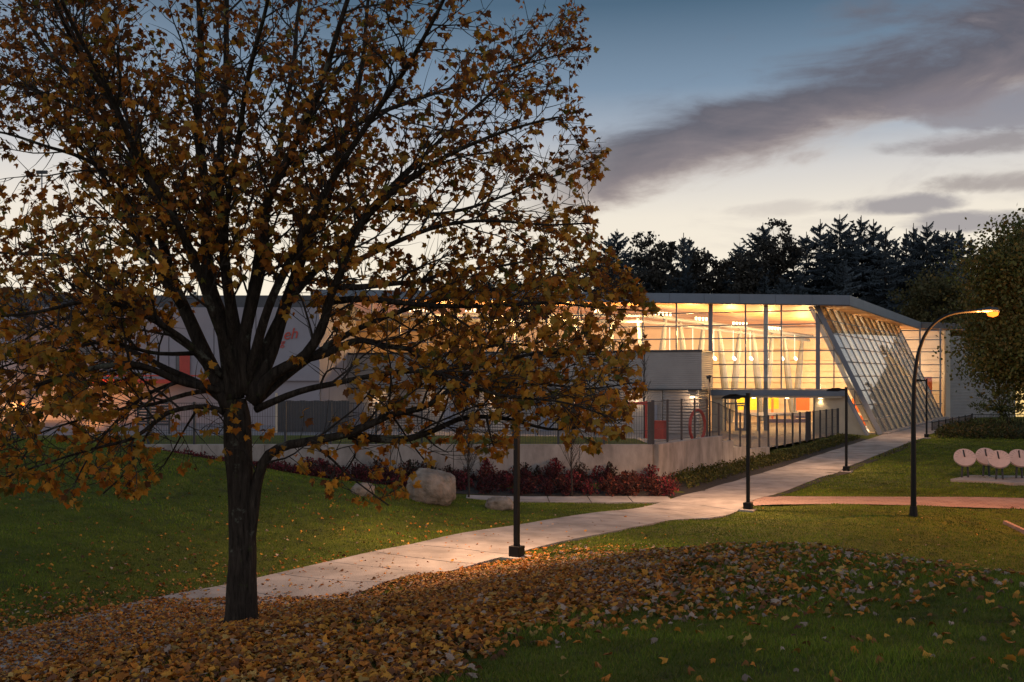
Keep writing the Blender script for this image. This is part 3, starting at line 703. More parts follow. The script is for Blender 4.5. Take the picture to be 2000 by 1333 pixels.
# how far the crown reaches, as an outline at the trunk's distance
CROWN = [(-600,-900),(850,-900),(1060,-350),(1135,0),(1168,80),(1140,170),(1150,230),(1192,280),(1172,380),(1160,450),(1225,520),(1255,570),(1295,600),(1262,650),(1262,720),
         (1240,800),(1205,855),(1140,885),(1090,870),(1010,850),(985,905),(890,880),(820,920),(770,1000),(690,985),(640,960),(590,935),(545,890),(440,890),(400,925),(330,915),(270,960),(235,985),(130,985),(60,950),(-20,965),(-600,940)]
tree_o = P(470,1228,TY); tree_o.z = hz(tree_o.x, tree_o.y)-.02
mp = thing('maple_tree', tree_o, 'large maple with thinning orange autumn leaves in front of the path', 'tree')
LIMBS = [  # (points in px, start radius, depth drift)
 ([(452,800),(428,745),(400,690),(355,600),(335,540),(322,470),(313,389),(281,346),(259,288),(230,245),(200,216),(144,155),(90,90),(20,-20),(-60,-150)], .105, 1.5),
 ([(358,600),(330,562),(300,520),(270,480),(255,420),(247,372),(215,340),(160,310),(90,290),(10,260),(-80,240)], .058, -1.2),
 ([(430,750),(385,690),(330,650),(270,590),(200,530),(130,500),(50,495),(-80,500),(-200,520)], .062, 2.2),
 ([(440,765),(400,755),(350,745),(300,725),(240,712),(150,725),(60,755),(-50,775),(-180,800)], .058, -2.2),
 ([(448,815),(425,800),(389,794),(331,803),(299,828),(259,858),(180,880),(90,905),(10,930)], .042, -1.2),
 ([(458,780),(446,700),(430,620),(412,560),(405,470),(400,380),(390,260),(388,150),(392,0),(385,-150),(380,-350)], .11, .6),
 ([(470,770),(468,700),(455,600),(440,520),(430,430),(432,330),(437,230),(440,120),(445,0),(450,-150),(470,-330)], .092, -.8),
 ([(480,765),(478,673),(493,601),(508,522),(515,468),(522,403),(555,330),(590,250),(640,130),(680,0),(720,-140),(760,-300)], .088, -2.2),
 ([(488,775),(510,730),(533,680),(555,600),(576,540),(605,468),(640,380),(670,280),(700,170),(715,40),(740,-120)], .105, 1.6),
 ([(492,785),(535,730),(590,702),(623,652),(645,576),(672,522),(700,450),(740,400),(800,350),(880,300),(980,260),(1090,230)], .085, -1.0),
 ([(590,702),(640,690),(700,665),(758,680),(803,687),(860,740),(920,690),(990,675),(1080,680),(1180,670)], .055, 1.6),
 ([(640,590),(700,585),(780,590),(830,593),(925,600),(990,600),(1080,590),(1180,600),(1260,610)], .05, -.6),
 ([(655,560),(700,561),(760,556),(822,551),(880,529),(990,519),(1080,505),(1180,520)], .046, 2.4),
 ([(482,1075),(494,1000),(502,935),(522,888),(560,868),(600,862),(680,850),(720,832),(765,810),(830,793),(880,760),(930,720),(990,705),(1060,690),(1150,690)], .088, -.8),
 ([(680,850),(730,856),(790,858),(850,842),(900,820),(950,815),(1010,820),(1080,838),(1140,835),(1215,820)], .058, 1.0),
 ([(880,760),(950,762),(1020,752),(1090,752),(1160,757),(1225,752)], .034, -1.4),
 ([(465,770),(430,640),(360,470),(260,280),(170,100),(90,-80),(20,-260)], .07, -3.6),
 ([(478,760),(520,620),(600,440),(720,240),(820,90),(900,-80),(960,-260)], .07, -3.3),
 ([(485,750),(560,600),(670,470),(800,330),(930,210),(1040,110),(1110,40)], .066, 3.0),
 ([(462,740),(400,560),(320,380),(220,180),(110,0),(0,-180)], .066, 3.6),
 ([(495,790),(580,720),(700,640),(850,590),(990,560),(1120,560),(1220,590)], .058, 3.4),
 ([(445,790),(380,745),(260,690),(120,650),(0,610),(-180,580)], .055, 3.2),
 ([(440,740),(330,640),(190,590),(60,610),(-100,640)], .05, -3.4),
 ([(500,800),(600,760),(720,735),(850,730),(980,770),(1100,790),(1190,810)], .05, -2.6),
 ([(470,700),(500,520),(545,300),(575,100),(600,-100),(620,-320)], .07, 3.4),
 ([(460,700),(440,480),(470,240),(520,0),(560,-220)], .065, -3.6),
 ([(760,400),(840,420),(930,400),(1020,370),(1100,340),(1165,310)], .036, .8),
 ([(672,522),(780,470),(880,440),(980,430),(1080,440),(1150,440)], .042, -2.0),
 ([(622,300),(720,230),(820,190),(930,160),(1040,120),(1150,90)], .042, .5),
 ([(600,862),(640,890),(680,930),(720,960),(760,985)], .022, -.6),
 ([(700,848),(690,900),(655,940),(640,965)], .018, .5),
 ([(300,828),(270,880),(240,930),(200,965)], .022, -1.0),
 ([(335,540),(255,420),(180,320),(90,200),(0,120),(-110,40)], .05, 2.6),
 ([(281,346),(215,200),(150,90),(90,-30),(40,-160)], .05, -2.4),
 ([(230,245),(140,210),(50,170),(-60,150)], .035, 1.0),
 ([(430,760),(370,770),(300,790),(220,800),(130,830),(40,860),(-40,880)], .038, 1.0),
 ([(350,745),(290,770),(230,820),(180,880),(150,940)], .028, -1.5),
 ([(270,590),(200,600),(110,630),(20,680),(-60,720)], .034, .5),
 ([(385,690),(300,690),(200,670),(100,690),(0,720)], .034, -2.5),
 ([(389,794),(360,840),(340,880),(320,910)], .02, .6),
 ([(765,810),(800,860),(830,900)], .018, .3), ([(950,815),(960,860),(975,895)], .016, .3),
 ([(150,725),(100,800),(60,870),(20,930)], .024, -.8),
]
def limb3(pts, dY):
    n = len(pts); out = []
    for i, (a, b) in enumerate(pts):
        f = i/(n-1); out.append(P(a, b, TY+dY*(f**1.3)))
    return out
def dense(pts, step=.16):
    A = np.array([tuple(p) for p in pts]); d = np.r_[0, np.cumsum(np.linalg.norm(A[1:]-A[:-1], axis=1))]
    sc = smooth_curve(A, 6); d2 = np.r_[0, np.cumsum(np.linalg.norm(sc[1:]-sc[:-1], axis=1))]
    s = np.arange(0, d2[-1], step); s = np.r_[s, d2[-1]]
    return np.stack([np.interp(s, d2, sc[:,k]) for k in range(3)], 1)
# trunk
tp = [(470,1236),(471,1222),(472,1200),(473,1150),(474,1080),(472,1000),(469,930),(466,870),(463,820),(460,780)]
tr_ = [.30,.235,.20,.182,.170,.162,.164,.172,.17,.125]
tv = MB(); tpts = dense([P(a,b,TY) for a,b in tp], .07); zs = [P(a,b,TY).z for a,b in tp]
rr = [float(np.interp(p[2], zs, tr_)) for p in tpts]
tv.tube([Vector(p) for p in tpts], rr, 20)
for i, v in enumerate(tv.v):     # buttresses at the foot, ridges higher up
    ax = tpts[min(i//20, len(tpts)-1)]; a = math.atan2(v[1]-ax[1], v[0]-ax[0]); hgt = v[2]-tree_o.z
    k = 1+.10*math.exp(-hgt/.35)*math.cos(5*a+.6)+.03*math.sin(3*a+v[2]*4)+.025*math.sin(7*a-v[2]*7)
    tv.v[i] = (ax[0]+(v[0]-ax[0])*k, ax[1]+(v[1]-ax[1])*k, v[2])
trunk = tv.build('trunk', M['bark'], mp, smooth=True)
R = random.Random(11)
def rv(): 
    while True:
        v = Vector((R.uniform(-1,1),R.uniform(-1,1),R.uniform(-1,1)))
        if .05 < v.length < 1: return v.normalized()
twigs = MB(); leaf_at = []       # (position, twig direction)
cent = P(480, 420, TY)
def _thin(p):
    x, y = proj(p); return .10 if x < 330 and y > 600 else .25 if (x < 780 and 560 < y < 880) else 0 if y < 300 else .06
def shoot(p, d, L, r, level, up):
    n = 6 if level == 1 else 4
    for _ in range(5):
        e = p+d*L; x, y = proj(e)
        if e.y > 2 and in_poly(x, y, CROWN): break
        L *= .72
    else: return
    pts = [p]; cur = Vector(d)
    for i in range(n):
        cur = (cur+rv()*.20+Vector((0,0,up))).normalized(); pts.append(pts[-1]+cur*(L/n))
    if not in_poly(*proj(pts[-1]), CROWN): return
    twigs.tube(pts, [r*(1-.75*i/n) for i in range(n+1)], 5 if level == 1 else 3, cap=False)
    if level == 1:
        s = .12
        while s < 1:
            k = s*n; i = int(k); q = pts[i].lerp(pts[min(i+1,n)], k-i); t = (pts[min(i+1,n)]-pts[i]).normalized()
            pr = rv(); pr = (pr-t*pr.dot(t)).normalized()
            shoot(q, (t*.7+pr*.75+Vector((0,0,.05))).normalized(), R.uniform(.25,.72)*(1.1-.5*s), .0065, 2, R.uniform(-.10,.06))
            s += R.uniform(.075,.125)/max(L,.3)
        leaf_at.append((pts[-1], cur.copy()))
    else:
        m = R.random()
        cnt = 0 if m < .26 else R.choice((2,3,4,5,6,7,8,9)) if R.random() > _thin(p) else 0
        for c in range(cnt): 
            k = R.uniform(.45,1)*n; i = min(int(k), n-1); leaf_at.append((pts[i].lerp(pts[i+1], k-i), cur.copy()))
for pts, r0, dY in LIMBS:
    A = dense(limb3(pts, dY)); n = len(A); W_ = R.uniform(0,6)
    for i in range(n):                     # small crooks
        f = min(1, i/8); A[i] += np.array([math.sin(i*.55+W_),math.sin(i*.43+2*W_),math.cos(i*.5+W_)])*.018*f
    rad = [max(.010, r0*(1-.88*(i/(n-1))**.75)) for i in range(n)]
    if r0 > .08: rad = [r*(1+.22*math.exp(-i/2.5)) for i, r in enumerate(rad)]
    b = MB().tube([Vector(a) for a in A], rad, 9 if r0 > .04 else 6)
    b.build('branch', M['bark'], mp, smooth=True)
    i = int(n*.16)+1
    while i < n-1:
        f = i/(n-1); p = Vector(A[i]); t = Vector(A[i+1]-A[i-1]).normalized()
        pr = rv(); pr = (pr-t*pr.dot(t)).normalized()
        if pr.z < 0 and R.random() < .45: pr.z *= -1
        up = R.uniform(-.05,.09)
        shoot(p, (t*R.uniform(.5,.95)+pr*.75).normalized(), R.uniform(.7,1.9)*(1.15-.6*f), min(.016, rad[i]*.5), 1, up)
        i += R.choice((1,1,1,1,2)) if p.z < 11 else 3
    if True: shoot(Vector(A[-1]), Vector(A[-1]-A[-2]).normalized(), .6, .009, 1, 0)
tw = twigs.build('twigs', M['twig'], mp); tw['kind'] = 'stuff'
# leaf shapes
def leaf_template(curl, fold, tw_, seed, half=None):
    r_ = random.Random(seed)
    half = half or [(.05,-.02),(.30,-.12),(.33,.02),(.54,.08),(.50,.20),(.66,.40),(.48,.41),(.36,.44),(.28,.50),(.27,.69),(.14,.73)]
    ring = [(0,0)]+[(x*r_.uniform(.9,1.1), y+r_.uniform(-.03,.03)) for x,y in half]+[(0,1.0)]+[(-x*r_.uniform(.9,1.1), y+r_.uniform(-.03,.03)) for x,y in reversed(half)]
    V_ = [(0,.30)]+ring
    out = []
    for x, y in V_:
        z = -fold*abs(x) - curl*(y-.3)**2*np.sign(y-.3) - curl*.8*x*x + tw_*x*(y-.3)+r_.uniform(-.03,.03)
        out.append((x, y, z))
    k = len(ring); return np.array(out), np.array([[0, 1+i, 1+(i+1)%k] for i in range(k)])
HALF_S = [(.30,-.10),(.50,.10),(.62,.40),(.34,.46),(.24,.70)]
LT = [leaf_template(.25,.12,.2,1), leaf_template(.6,.3,-.3,2), leaf_template(.1,-.15,.4,3), leaf_template(.9,.35,.2,4)]
LTS = [leaf_template(c_, f_, t_, 20+i, HALF_S) for i, (c_, f_, t_) in enumerate(((.5,.2,.3),(1.3,.5,-.6),(.3,-.4,.8),(1.6,.2,.5)))]
LTG = [leaf_template(c_, f_, t_, 30+i) for i, (c_, f_, t_) in enumerate(((.5,.2,.3),(1.3,.5,-.6),(.3,-.4,.8),(1.6,.2,.5)))]
def basis(y, zhint):
    y = y/np.linalg.norm(y, axis=1)[:,None]; x = np.cross(y, zhint); x /= np.maximum(np.linalg.norm(x, axis=1)[:,None], 1e-6); z = np.cross(x, y)
    return np.stack([x, y, z], 2)          # columns
def soup(pos, B, sc, cols, templ):
    Vs = []; Fs = []; Cs = []; base = 0; k = len(templ)
    for t in range(k):
        s = slice(t, None, k); v, f = templ[t]; p = pos[s]; b = B[s]; q = sc[s]; c = cols[s]
        if not len(p): continue
        w = np.einsum('nij,vj->nvi', b, v)*q[:,None,None]+p[:,None,:]
        Vs.append(w.reshape(-1,3)); Fs.append((f[None]+(np.arange(len(p))*len(v))[:,None,None]).reshape(-1,3)+base); Cs.append(np.repeat(c, len(v), 0)); base += w.shape[0]*w.shape[1]
    return np.concatenate(Vs), np.concatenate(Fs), np.concatenate(Cs)
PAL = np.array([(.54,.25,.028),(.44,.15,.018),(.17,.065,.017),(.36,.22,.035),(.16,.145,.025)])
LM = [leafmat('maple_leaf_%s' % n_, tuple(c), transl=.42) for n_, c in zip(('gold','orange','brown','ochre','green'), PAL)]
lp = np.array([tuple(a) for a, b in leaf_at]); ld = np.array([tuple(b) for a, b in leaf_at]); nL = len(lp)
ld2 = ld*.45+rng.normal(0,.45,(nL,3))+np.array([0,0,-.75]); zh = rng.normal(0,.6,(nL,3))+np.array([0,-.5,.45])
LB = basis(ld2, zh); ls = rng.uniform(.048,.108,nL)*(1-.22*np.clip((lp[:,2]-6.2)/3,0,1)); lp = lp+LB[:,:,1]*.05
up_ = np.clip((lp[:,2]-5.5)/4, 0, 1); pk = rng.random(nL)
ci = np.select([pk < .42-.36*up_, pk < .66-.34*up_, pk < .74+.14*up_, pk < .94], [0,1,2,3], 4)  # browner with height: dimmer light at the crown top put into leaf colour
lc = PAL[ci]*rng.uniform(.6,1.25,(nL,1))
px_ = 1000+lp[:,0]/lp[:,1]*FPX; py_ = HZ-(lp[:,2]-CAMZ)/lp[:,1]*FPX
view = lp-np.array([0,0,CAMZ]); view /= np.linalg.norm(view,axis=1)[:,None]; facing = np.abs((LB[:,:,2]*view).sum(1))
vis = (px_ > 5)&(px_ < 1995)&(py_ > 5)
score = np.where(vis, ls/lp[:,1]*(.35+facing), 0); order = np.argsort(-score); big = order[:300]; rest = order[300:]
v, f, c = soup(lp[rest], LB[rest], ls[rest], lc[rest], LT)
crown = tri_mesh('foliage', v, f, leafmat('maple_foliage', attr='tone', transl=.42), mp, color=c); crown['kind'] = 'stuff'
leaf_me = {}
def leaf_mesh(t, k, mats=None, tag_='leaf', LT=LT):
    if (t,k,tag_) not in leaf_me:
        me = bpy.data.meshes.new(tag_); me.from_pydata(LT[t][0].tolist(), [], LT[t][1].tolist()); me.materials.append((mats or LM)[k]); leaf_me[(t,k,tag_)] = me
    return leaf_me[(t,k,tag_)]
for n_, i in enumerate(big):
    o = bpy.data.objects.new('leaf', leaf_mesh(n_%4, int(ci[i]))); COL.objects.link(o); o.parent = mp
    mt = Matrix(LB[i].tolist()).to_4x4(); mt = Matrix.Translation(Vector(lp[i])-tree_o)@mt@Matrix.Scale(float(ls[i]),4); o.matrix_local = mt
print('LEAVES', nL, 'twig verts', len(twigs.v))

# ------------------------------------------------------------------ fallen leaves
GP = np.array([(.62,.28,.04),(.58,.20,.03),(.34,.13,.035),(.50,.31,.09),(.42,.30,.23),(.17,.07,.032)])
GM = [leafmat('fallen_leaf_%s' % n_, tuple(c), transl=.12, rough=.7) for n_, c in zip(('gold','orange','brown','ochre','pale','dark'), GP)]
def scatter(n, x0, x1, y0, y1, dens, seed):
    r_ = np.random.default_rng(seed); x = r_.uniform(x0,x1,n); y = r_.uniform(y0,y1,n); k = r_.random(n) < dens(x,y); return x[k], y[k]
def infr(x, y, pad=6.0): return np.abs(x) < .5145*y+pad
x1, y1 = scatter(430000, -18, 14, 3.5, 34, lambda x,y: np.clip(litter(x,y)*1.15,0,1)*infr(x,y), 3)
x2, y2 = scatter(90000, -16, 22, 4.0, 40, lambda x,y: (.045+.03*np.exp(-((x-3)/3.5)**2-((y-12)/4)**2)*6)*infr(x,y)*np.exp(-np.clip(y-16,0,None)/9)*np.where(path_d(x,y)<1.6,.35,1), 4)
fx = np.r_[x1,x2]; fy = np.r_[y1,y2]; nF = len(fx)
fz = h(fx, fy); pdn = path_d(fx, fy); fz = np.where(pdn < 1.58, h_raw(fx,fy)+.04, fz)
lit = litter(fx, fy); fz = fz+.012+rng.random(nF)*.022*(.4+lit)+np.where(pdn<1.6,-.01,.018)
fd = rng.normal(0,1,(nF,3)); fd[:,2] *= .22; fzh = np.stack([rng.normal(0,.42,nF), rng.normal(0,.42,nF), np.ones(nF)],1)
FBs = basis(fd, fzh); fs = rng.uniform(.038,.088,nF)*np.where(rng.random(nF)<.06,1.35,1)
fk = rng.choice(6, nF, p=(.25,.27,.20,.09,.06,.13)); 
far_ = (fx > 1)&(rng.random(nF) < .20); fk = np.where(far_, 4, fk)
fc = GP[fk]*rng.uniform(.5,1.2,(nF,1)); fpos = np.stack([fx,fy,fz],1)
fpx = 1000+fx/fy*FPX; fpy = HZ-(fz-CAMZ)/fy*FPX
v_ = fpos-np.array([0,0,CAMZ]); v_ /= np.linalg.norm(v_,axis=1)[:,None]
sc_ = np.where((fpx > 10)&(fpx < 1990)&(fpy < 1325), fs/fy*(.2+np.abs((FBs[:,:,2]*v_).sum(1))), 0)
iso = np.argsort(-sc_); bigf = iso[:290]; restf = iso[290:]
v, f, c = soup(fpos[restf], FBs[restf], fs[restf], fc[restf], LTS)
tag(tri_mesh('fallen_leaves', v, f, leafmat('fallen_foliage', attr='tone', transl=.12, rough=.7), color=c), 'carpet of fallen orange and brown maple leaves on the lawn', 'leaves', kind='stuff')
fl_names = ('golden','orange','brown','ochre','pale grey-pink','dark brown')
for n_, i in enumerate(bigf):
    k = int(fk[i]); o = bpy.data.objects.new('fallen_leaf', leaf_mesh(n_%4, k, GM, 'fallen_leaf', LTG)); COL.objects.link(o)
    o.matrix_world = Matrix.Translation(Vector(fpos[i]))@Matrix(FBs[i].tolist()).to_4x4()@Matrix.Scale(float(fs[i]),4)
    where = 'left of the maple trunk' if fpx[i] < 430 else 'between the maple trunk and the near lamp post' if fpx[i] < 1000 else 'on the open lawn at the right' if fpx[i] > 1500 else 'on the lawn below the near lamp post'
    tag(o, f'{fl_names[k]} fallen maple leaf {where}', 'leaf', 'large fallen leaves on the near grass')
print('FALLEN', nF)

# ------------------------------------------------------------------ grass
def blades(n, x0, x1, y0, y1, hh, ww, seed, dens):
    x, y = scatter(n, x0, x1, y0, y1, lambda x,y: dens(x,y)*infr(x,y,6.0), seed); n = len(x); r_ = np.random.default_rng(seed+50)
    z = h(x, y)-.005; a = r_.uniform(0,2*PI,n); L = hh*r_.uniform(.55,1.25,n); w = ww*r_.uniform(.7,1.3,n); lean = r_.uniform(.15,.8,n)*L
    dx, dy = np.cos(a), np.sin(a); b = r_.uniform(0,2*PI,n); lx, ly = np.cos(b)*lean, np.sin(b)*lean
    p = np.stack([x,y,z],1)
    F_ = np.arange(n*3).reshape(n,3)
    base = np.array([(.135,.205,.017),(.19,.235,.026),(.24,.235,.05),(.095,.155,.017)])[r_.choice(4,n,p=(.36,.32,.1,.22))]
    patch = .82+.22*np.sin(x*.9+np.sin(y*.7)*1.5)*np.sin(y*.8+1.3)+.16*np.sin(x*2.7+y*1.9+np.sin(y*2.2)*2)+.1*np.sin(x*6.1-y*4.7)
    L = L*(.8+.5*np.clip(patch,.4,1.3)-.3)
    V_ = np.empty((n,3,3)); V_[:,0] = p-np.stack([dx*w,dy*w,0*w],1); V_[:,1] = p+np.stack([dx*w,dy*w,0*w],1); V_[:,2] = p+np.stack([lx,ly,L],1)
    c_ = np.repeat(base*(r_.uniform(.75,1.2,n)*patch)[:,None], 3, 0); return V_.reshape(-1,3), F_, c_
def offpath(x, y): return (path_d(x,y) > 1.47)&(path_d(x,y,SIDE) > .85)&(path_d(x,y,BRICK) > 1.48)
parts = [blades(560000, -14, 14, 4.0, 14, .050, .0040, 21, lambda x,y: np.where(litter(x,y)>.75,.35,1.0)),
         blades(400000, -20, 20, 14, 27, .055, .008, 22, lambda x,y: np.where(offpath(x,y),1,0)*np.where(litter(x,y)>.7,.4,1.0)),
         blades(340000, -26, 30, 27, 45, .06, .014, 23, lambda x,y: np.where(offpath(x,y)&~((y>41.6)&(x<9.5)&(x>-8)),1,0)),
         blades(160000, 8, 46, 43, 84, .07, .03, 24, lambda x,y: np.where(offpath(x,y)&((x-6.65)*WN.y-(y-47)*WN.x > 5.8),1,0))]
b0 = 0; Vg = []; Fg = []; Cg = []
for v, f, c in parts: Vg.append(v); Fg.append(f+b0); Cg.append(c); b0 += len(v)
gm = leafmat('grass_blade', attr='tone', transl=.3, rough=.6)
tag(tri_mesh('grass', np.concatenate(Vg), np.concatenate(Fg), gm, color=np.concatenate(Cg)), 'short green lawn grass on the rolling park ground', 'grass', kind='stuff')
print('GRASS', b0//3)
# ------------------------------------------------------------------ path lights
def head_profile(mb, w):
    pr = [(.04,.05),(-.18,.05),(-.34,.10),(-.58,.09),(-.82,.02),(-.96,-.06),(-.94,-.09),(-.34,-.10),(-.2,-.05),(.04,-.05)]
    k = len(pr); vs = []
    for s in (-1,1):
        for x, z in pr: vs.append((x, s*w*(.55 if x > -.25 else (1-.35*max(0,(-x-.6)/.36))), z))
    return mb.add(vs, [list(range(k)), list(range(2*k-1,k-1,-1))]+[[(i+1)%k, i, i+k, (i+1)%k+k] for i in range(k)])
def path_light():
    t = thing('path_light', (0,0,0), '', 'lamp post', 'black lamp posts along the concrete path')
    bevel(MB().box(-.30,.30,-.30,.30,-.25,.04).build('footing', M['concrete'], t), .015)
    bevel(MB().box(-.15,.15,-.15,.15,.04,.30).build('base_box', M['black_metal'], t), .01)
    MB().box(-.06,.06,-.06,.06,.30,4.5).build('pole', M['black_metal'], t)
    MB().box(-.07,.07,-.07,.07,4.5,4.56).build('cap', M['black_metal'], t)
    hd = head_profile(MB(), .20).build('lamp_head', M['black_metal'], t); hd.location = (-.09,0,4.42)
    MB().box(-.80,-.42,-.12,.12,4.295,4.312).build('lens', M['white_lamp'], hd)
    hd.children[0].location = (.09,0,-4.42)
    return t
pl0 = path_light()
PLS = [(.12,25.2,32,1900,'black lamp post nearest the maple, where the leaves meet the path'),(9.2,38.8,32,1500,'black lamp post standing where the brick paving meets the path'),
       (18.0,53.6,32,900,'black lamp post on the lawn edge halfway along the path'),(31.9,76.6,32,600,'black lamp post farthest along the path by the dark railing'),
       (13.5,68.0,-75,350,'black lamp post on the paved terrace beside the red hoop')]
for i, (x, y, a, pw, lb) in enumerate(PLS):
    o = pl0 if i == 0 else copy_tree(pl0)
    o.location = (x, y, hz(x,y)+.02 if i < 4 else float(zt(x,y))+.02); o.rotation_euler.z = -math.radians(a); o['label'] = lb
    lv = Vector((-.70,0,4.25)); lv.rotate(o.rotation_euler)
    lamp('path_light_beam', 'SPOT', o.location+lv, pw, (1,.57,.31), None, .12, 158, None, .55)
# tall arched street light
x, y = PG(1784,36); z = hz(x,y)
al = thing('street_light', (x,y,z), 'tall arched street light with a glowing orange sodium lamp', 'street light')
def pz(px,py): v = P(px,py,36); return Vector((v.x, v.y, v.z))
cv = dense([pz(1784,1012),pz(1784,900),pz(1784,800),pz(1786,740),pz(1793,692),pz(1808,652),pz(1832,626),pz(1865,612),pz(1915,607)], .2)
MB().tube([Vector(c) for c in cv], [.105-.05*min(1,i/len(cv)*1.2) for i in range(len(cv))], 12).build('pole', M['black_metal'], al, smooth=True)
MB().cyl((x,y), .16, z-.1, z+.35, 12, .12).build('base', M['black_metal'], al)
e = Vector(cv[-1])
hd = MB().tube([e+Vector((-.12,0,0)), e+Vector((.08,0,.02)), e+Vector((.3,0,.03)), e+Vector((.58,0,.0)), e+Vector((.68,0,-.02))], [.055,.07,.115,.11,.03], 10).build('lamp_head', M['dark_metal'], al, smooth=True)
ln = MB(); 
for k in range(5): pass
ln.tube([e+Vector((.24,0,-.07)), e+Vector((.30,0,-.10)), e+Vector((.45,0,-.115)), e+Vector((.58,0,-.09)), e+Vector((.64,0,-.05))], [.03,.10,.125,.10,.03], 12).build('lens', M['sodium'], hd, smooth=True)
lamp('street_light_beam', 'POINT', e+Vector((.45,-.1,-.40)), 2600, (1,.36,.08), None, .12)

# ------------------------------------------------------------------ fences
def mesh_fence(name, label, A, B, zfn, hgt, bays, pitch, m):
    A = Vector((A[0],A[1],0)); B = Vector((B[0],B[1],0)); f = thing(name, (A.x,A.y,float(zfn(A.x,A.y))), label, 'fence')
    for k in range(bays+1):
        p = A.lerp(B, k/bays); z = float(zfn(p.x,p.y)); w = .05 if 0 < k < bays else .075
        MB().box(p.x-w,p.x+w,p.y-w,p.y+w,z-.1,z+hgt).build('post', m, f)
        if k == bays: break
        q = A.lerp(B, (k+1)/bays); z2 = float(zfn(q.x,q.y)); mb = MB(); L = (q-p).length; n = int(L/pitch)
        for j in range(1, n):
            c = p.lerp(q, j/n); zz = z+(z2-z)*j/n; mb.bar((c.x,c.y,zz+.06),(c.x,c.y,zz+hgt-.05), .013)
        for hh in (.08, hgt*.33, hgt*.66, hgt-.06): mb.bar((p.x,p.y,z+hh),(q.x,q.y,z2+hh), .013 if hh < hgt-.1 else .03)
        o = mb.build('mesh_panel', m, f); o['kind'] = 'stuff'
    return f
mesh_fence('wire_fence', 'dark wire fence standing along the top of the long retaining wall', (-16.8,46.05), (6.35,46.05), lambda x,y: 1.95, 1.98, 11, .115, M['dark_metal'])
zside = lambda x,y: float(np.interp(sproj(x,y), [0,5.8,8.0,9.7,11.6,15.7,36], [1.95,1.95,1.75,1.38,1.05,.70,.66]))
mesh_fence('wire_fence', 'dark wire fence running beside the path down to the glass hall', (6.55,46.4), (25.3,77.3), zside, 2.05, 20, .13, M['dark_metal'])
gt = thing('fence_gate', (21.2,70.6,.66), 'dark gate leaf with close slats set in the fence beside the path', 'gate')
for k in range(7): 
    p = Vector((20.5,69.35,0))+WN*(.16*k); MB().box(p.x-.05,p.x+.05,p.y-.05,p.y+.05,.68,2.7).build('slat', M['dark_metal'], gt)
# board screen and left-over posts on the plaza
bs = thing('board_fence', P(545,858,58), 'tall dark board fence behind the maple trunk on the terrace', 'fence')
for k in range(26):
    px = 545+5.4*k; p = P(px,862,58); z0 = float(zt(p.x,58))-.05
    MB().box(p.x-.075,p.x+.075,58-.02+.01*(k%2),58.03+.01*(k%2),z0,3.72+.02*math.sin(k*5)).build('board', M['dark_metal'], bs)
for nm, px0, px1, py0, py1, Y, lb in (('louvre_screen',268,330,785,832,56,'dark louvred screen on the terrace left of the maple trunk'),('louvre_screen',18,64,832,886,50,'dark louvred screen low at the far left of the terrace')):
    t = thing(nm, P((px0+px1)/2,py1,Y), lb, 'screen')
    for k in range(8):
        py = py0+(py1-py0)*(k+.5)/8; a = P(px0,py,Y); b = P(px1,py,Y); MB().box(a.x,b.x,Y,Y+.05,a.z-.055,a.z+.055).build('slat', M['dark_metal'], t)
    for px in (px0,px1): a = P(px,py0,Y); MB().box(a.x-.05,a.x+.05,Y+.05,Y+.15,float(zt(a.x,Y))-.1,a.z+.1).build('post', M['dark_metal'], t)
p = P(540,860,57); tag(MB().cyl((p.x,57), .07, float(zt(p.x,57)), P(540,768,57).z, 10).build('steel_post', M['beige']), 'pale steel post lit orange just right of the maple trunk', 'post')
def rail_fence(name, label, A, B, hgt, n, m):
    A = Vector(A); B = Vector(B); t = thing(name, A, label, 'railing')
    for k in range(n+1):
        p = A.lerp(B, k/n); main = k % 12 == 0
        MB().bar(p, p+Vector((0,0,hgt+(.08 if main else -.03))), .06 if main else .022).build('post' if main else 'baluster', m, t)
    for hh in (.1, hgt-.03): MB().bar(A+Vector((0,0,hh)), B+Vector((0,0,hh)), .05).build('rail', m, t)
r1 = P(1820,849,84); r2 = P(1897,833,90); r3 = P(2080,833,90)
rail_fence('metal_railing', 'dark metal railing climbing beside the far end of the path', r1, r2, 1.05, 72, M['black_metal'])
rail_fence('metal_railing', 'dark metal railing on the low wall in front of the ribbed side wall', r2+Vector((.1,0,0)), r3, 1.1, 60, M['black_metal'])
tag(MB().box(r2.x,r3.x,89.8,90.2,-.3,r2.z).build('low_wall', M['concrete_wall']), 'low dark wall carrying the railing at the far right', 'wall')
tag(MB().extr([r1+Vector((0,0,-.6)), r2+Vector((0,0,-1.0)), r2+Vector((0,0,-.01)), r1+Vector((0,0,-.01))], Vector((.2,.15,0))).build('low_wall', M['concrete_wall']), 'sloping low wall under the railing beside the path', 'wall')
for k in range(6):
    px = 1948+9*k; a = P(px,832,89.4); t = thing('bike_rack', a, 'small black bike stand in a row behind the railing by the lit window', 'bike stand', 'bike stands by the lit window')
    MB().tube([a, a+Vector((.12,0,.75)), a+Vector((.3,0,.75)), a+Vector((.42,0,0))], .03, 6).build('hoop', M['black_metal'], t)

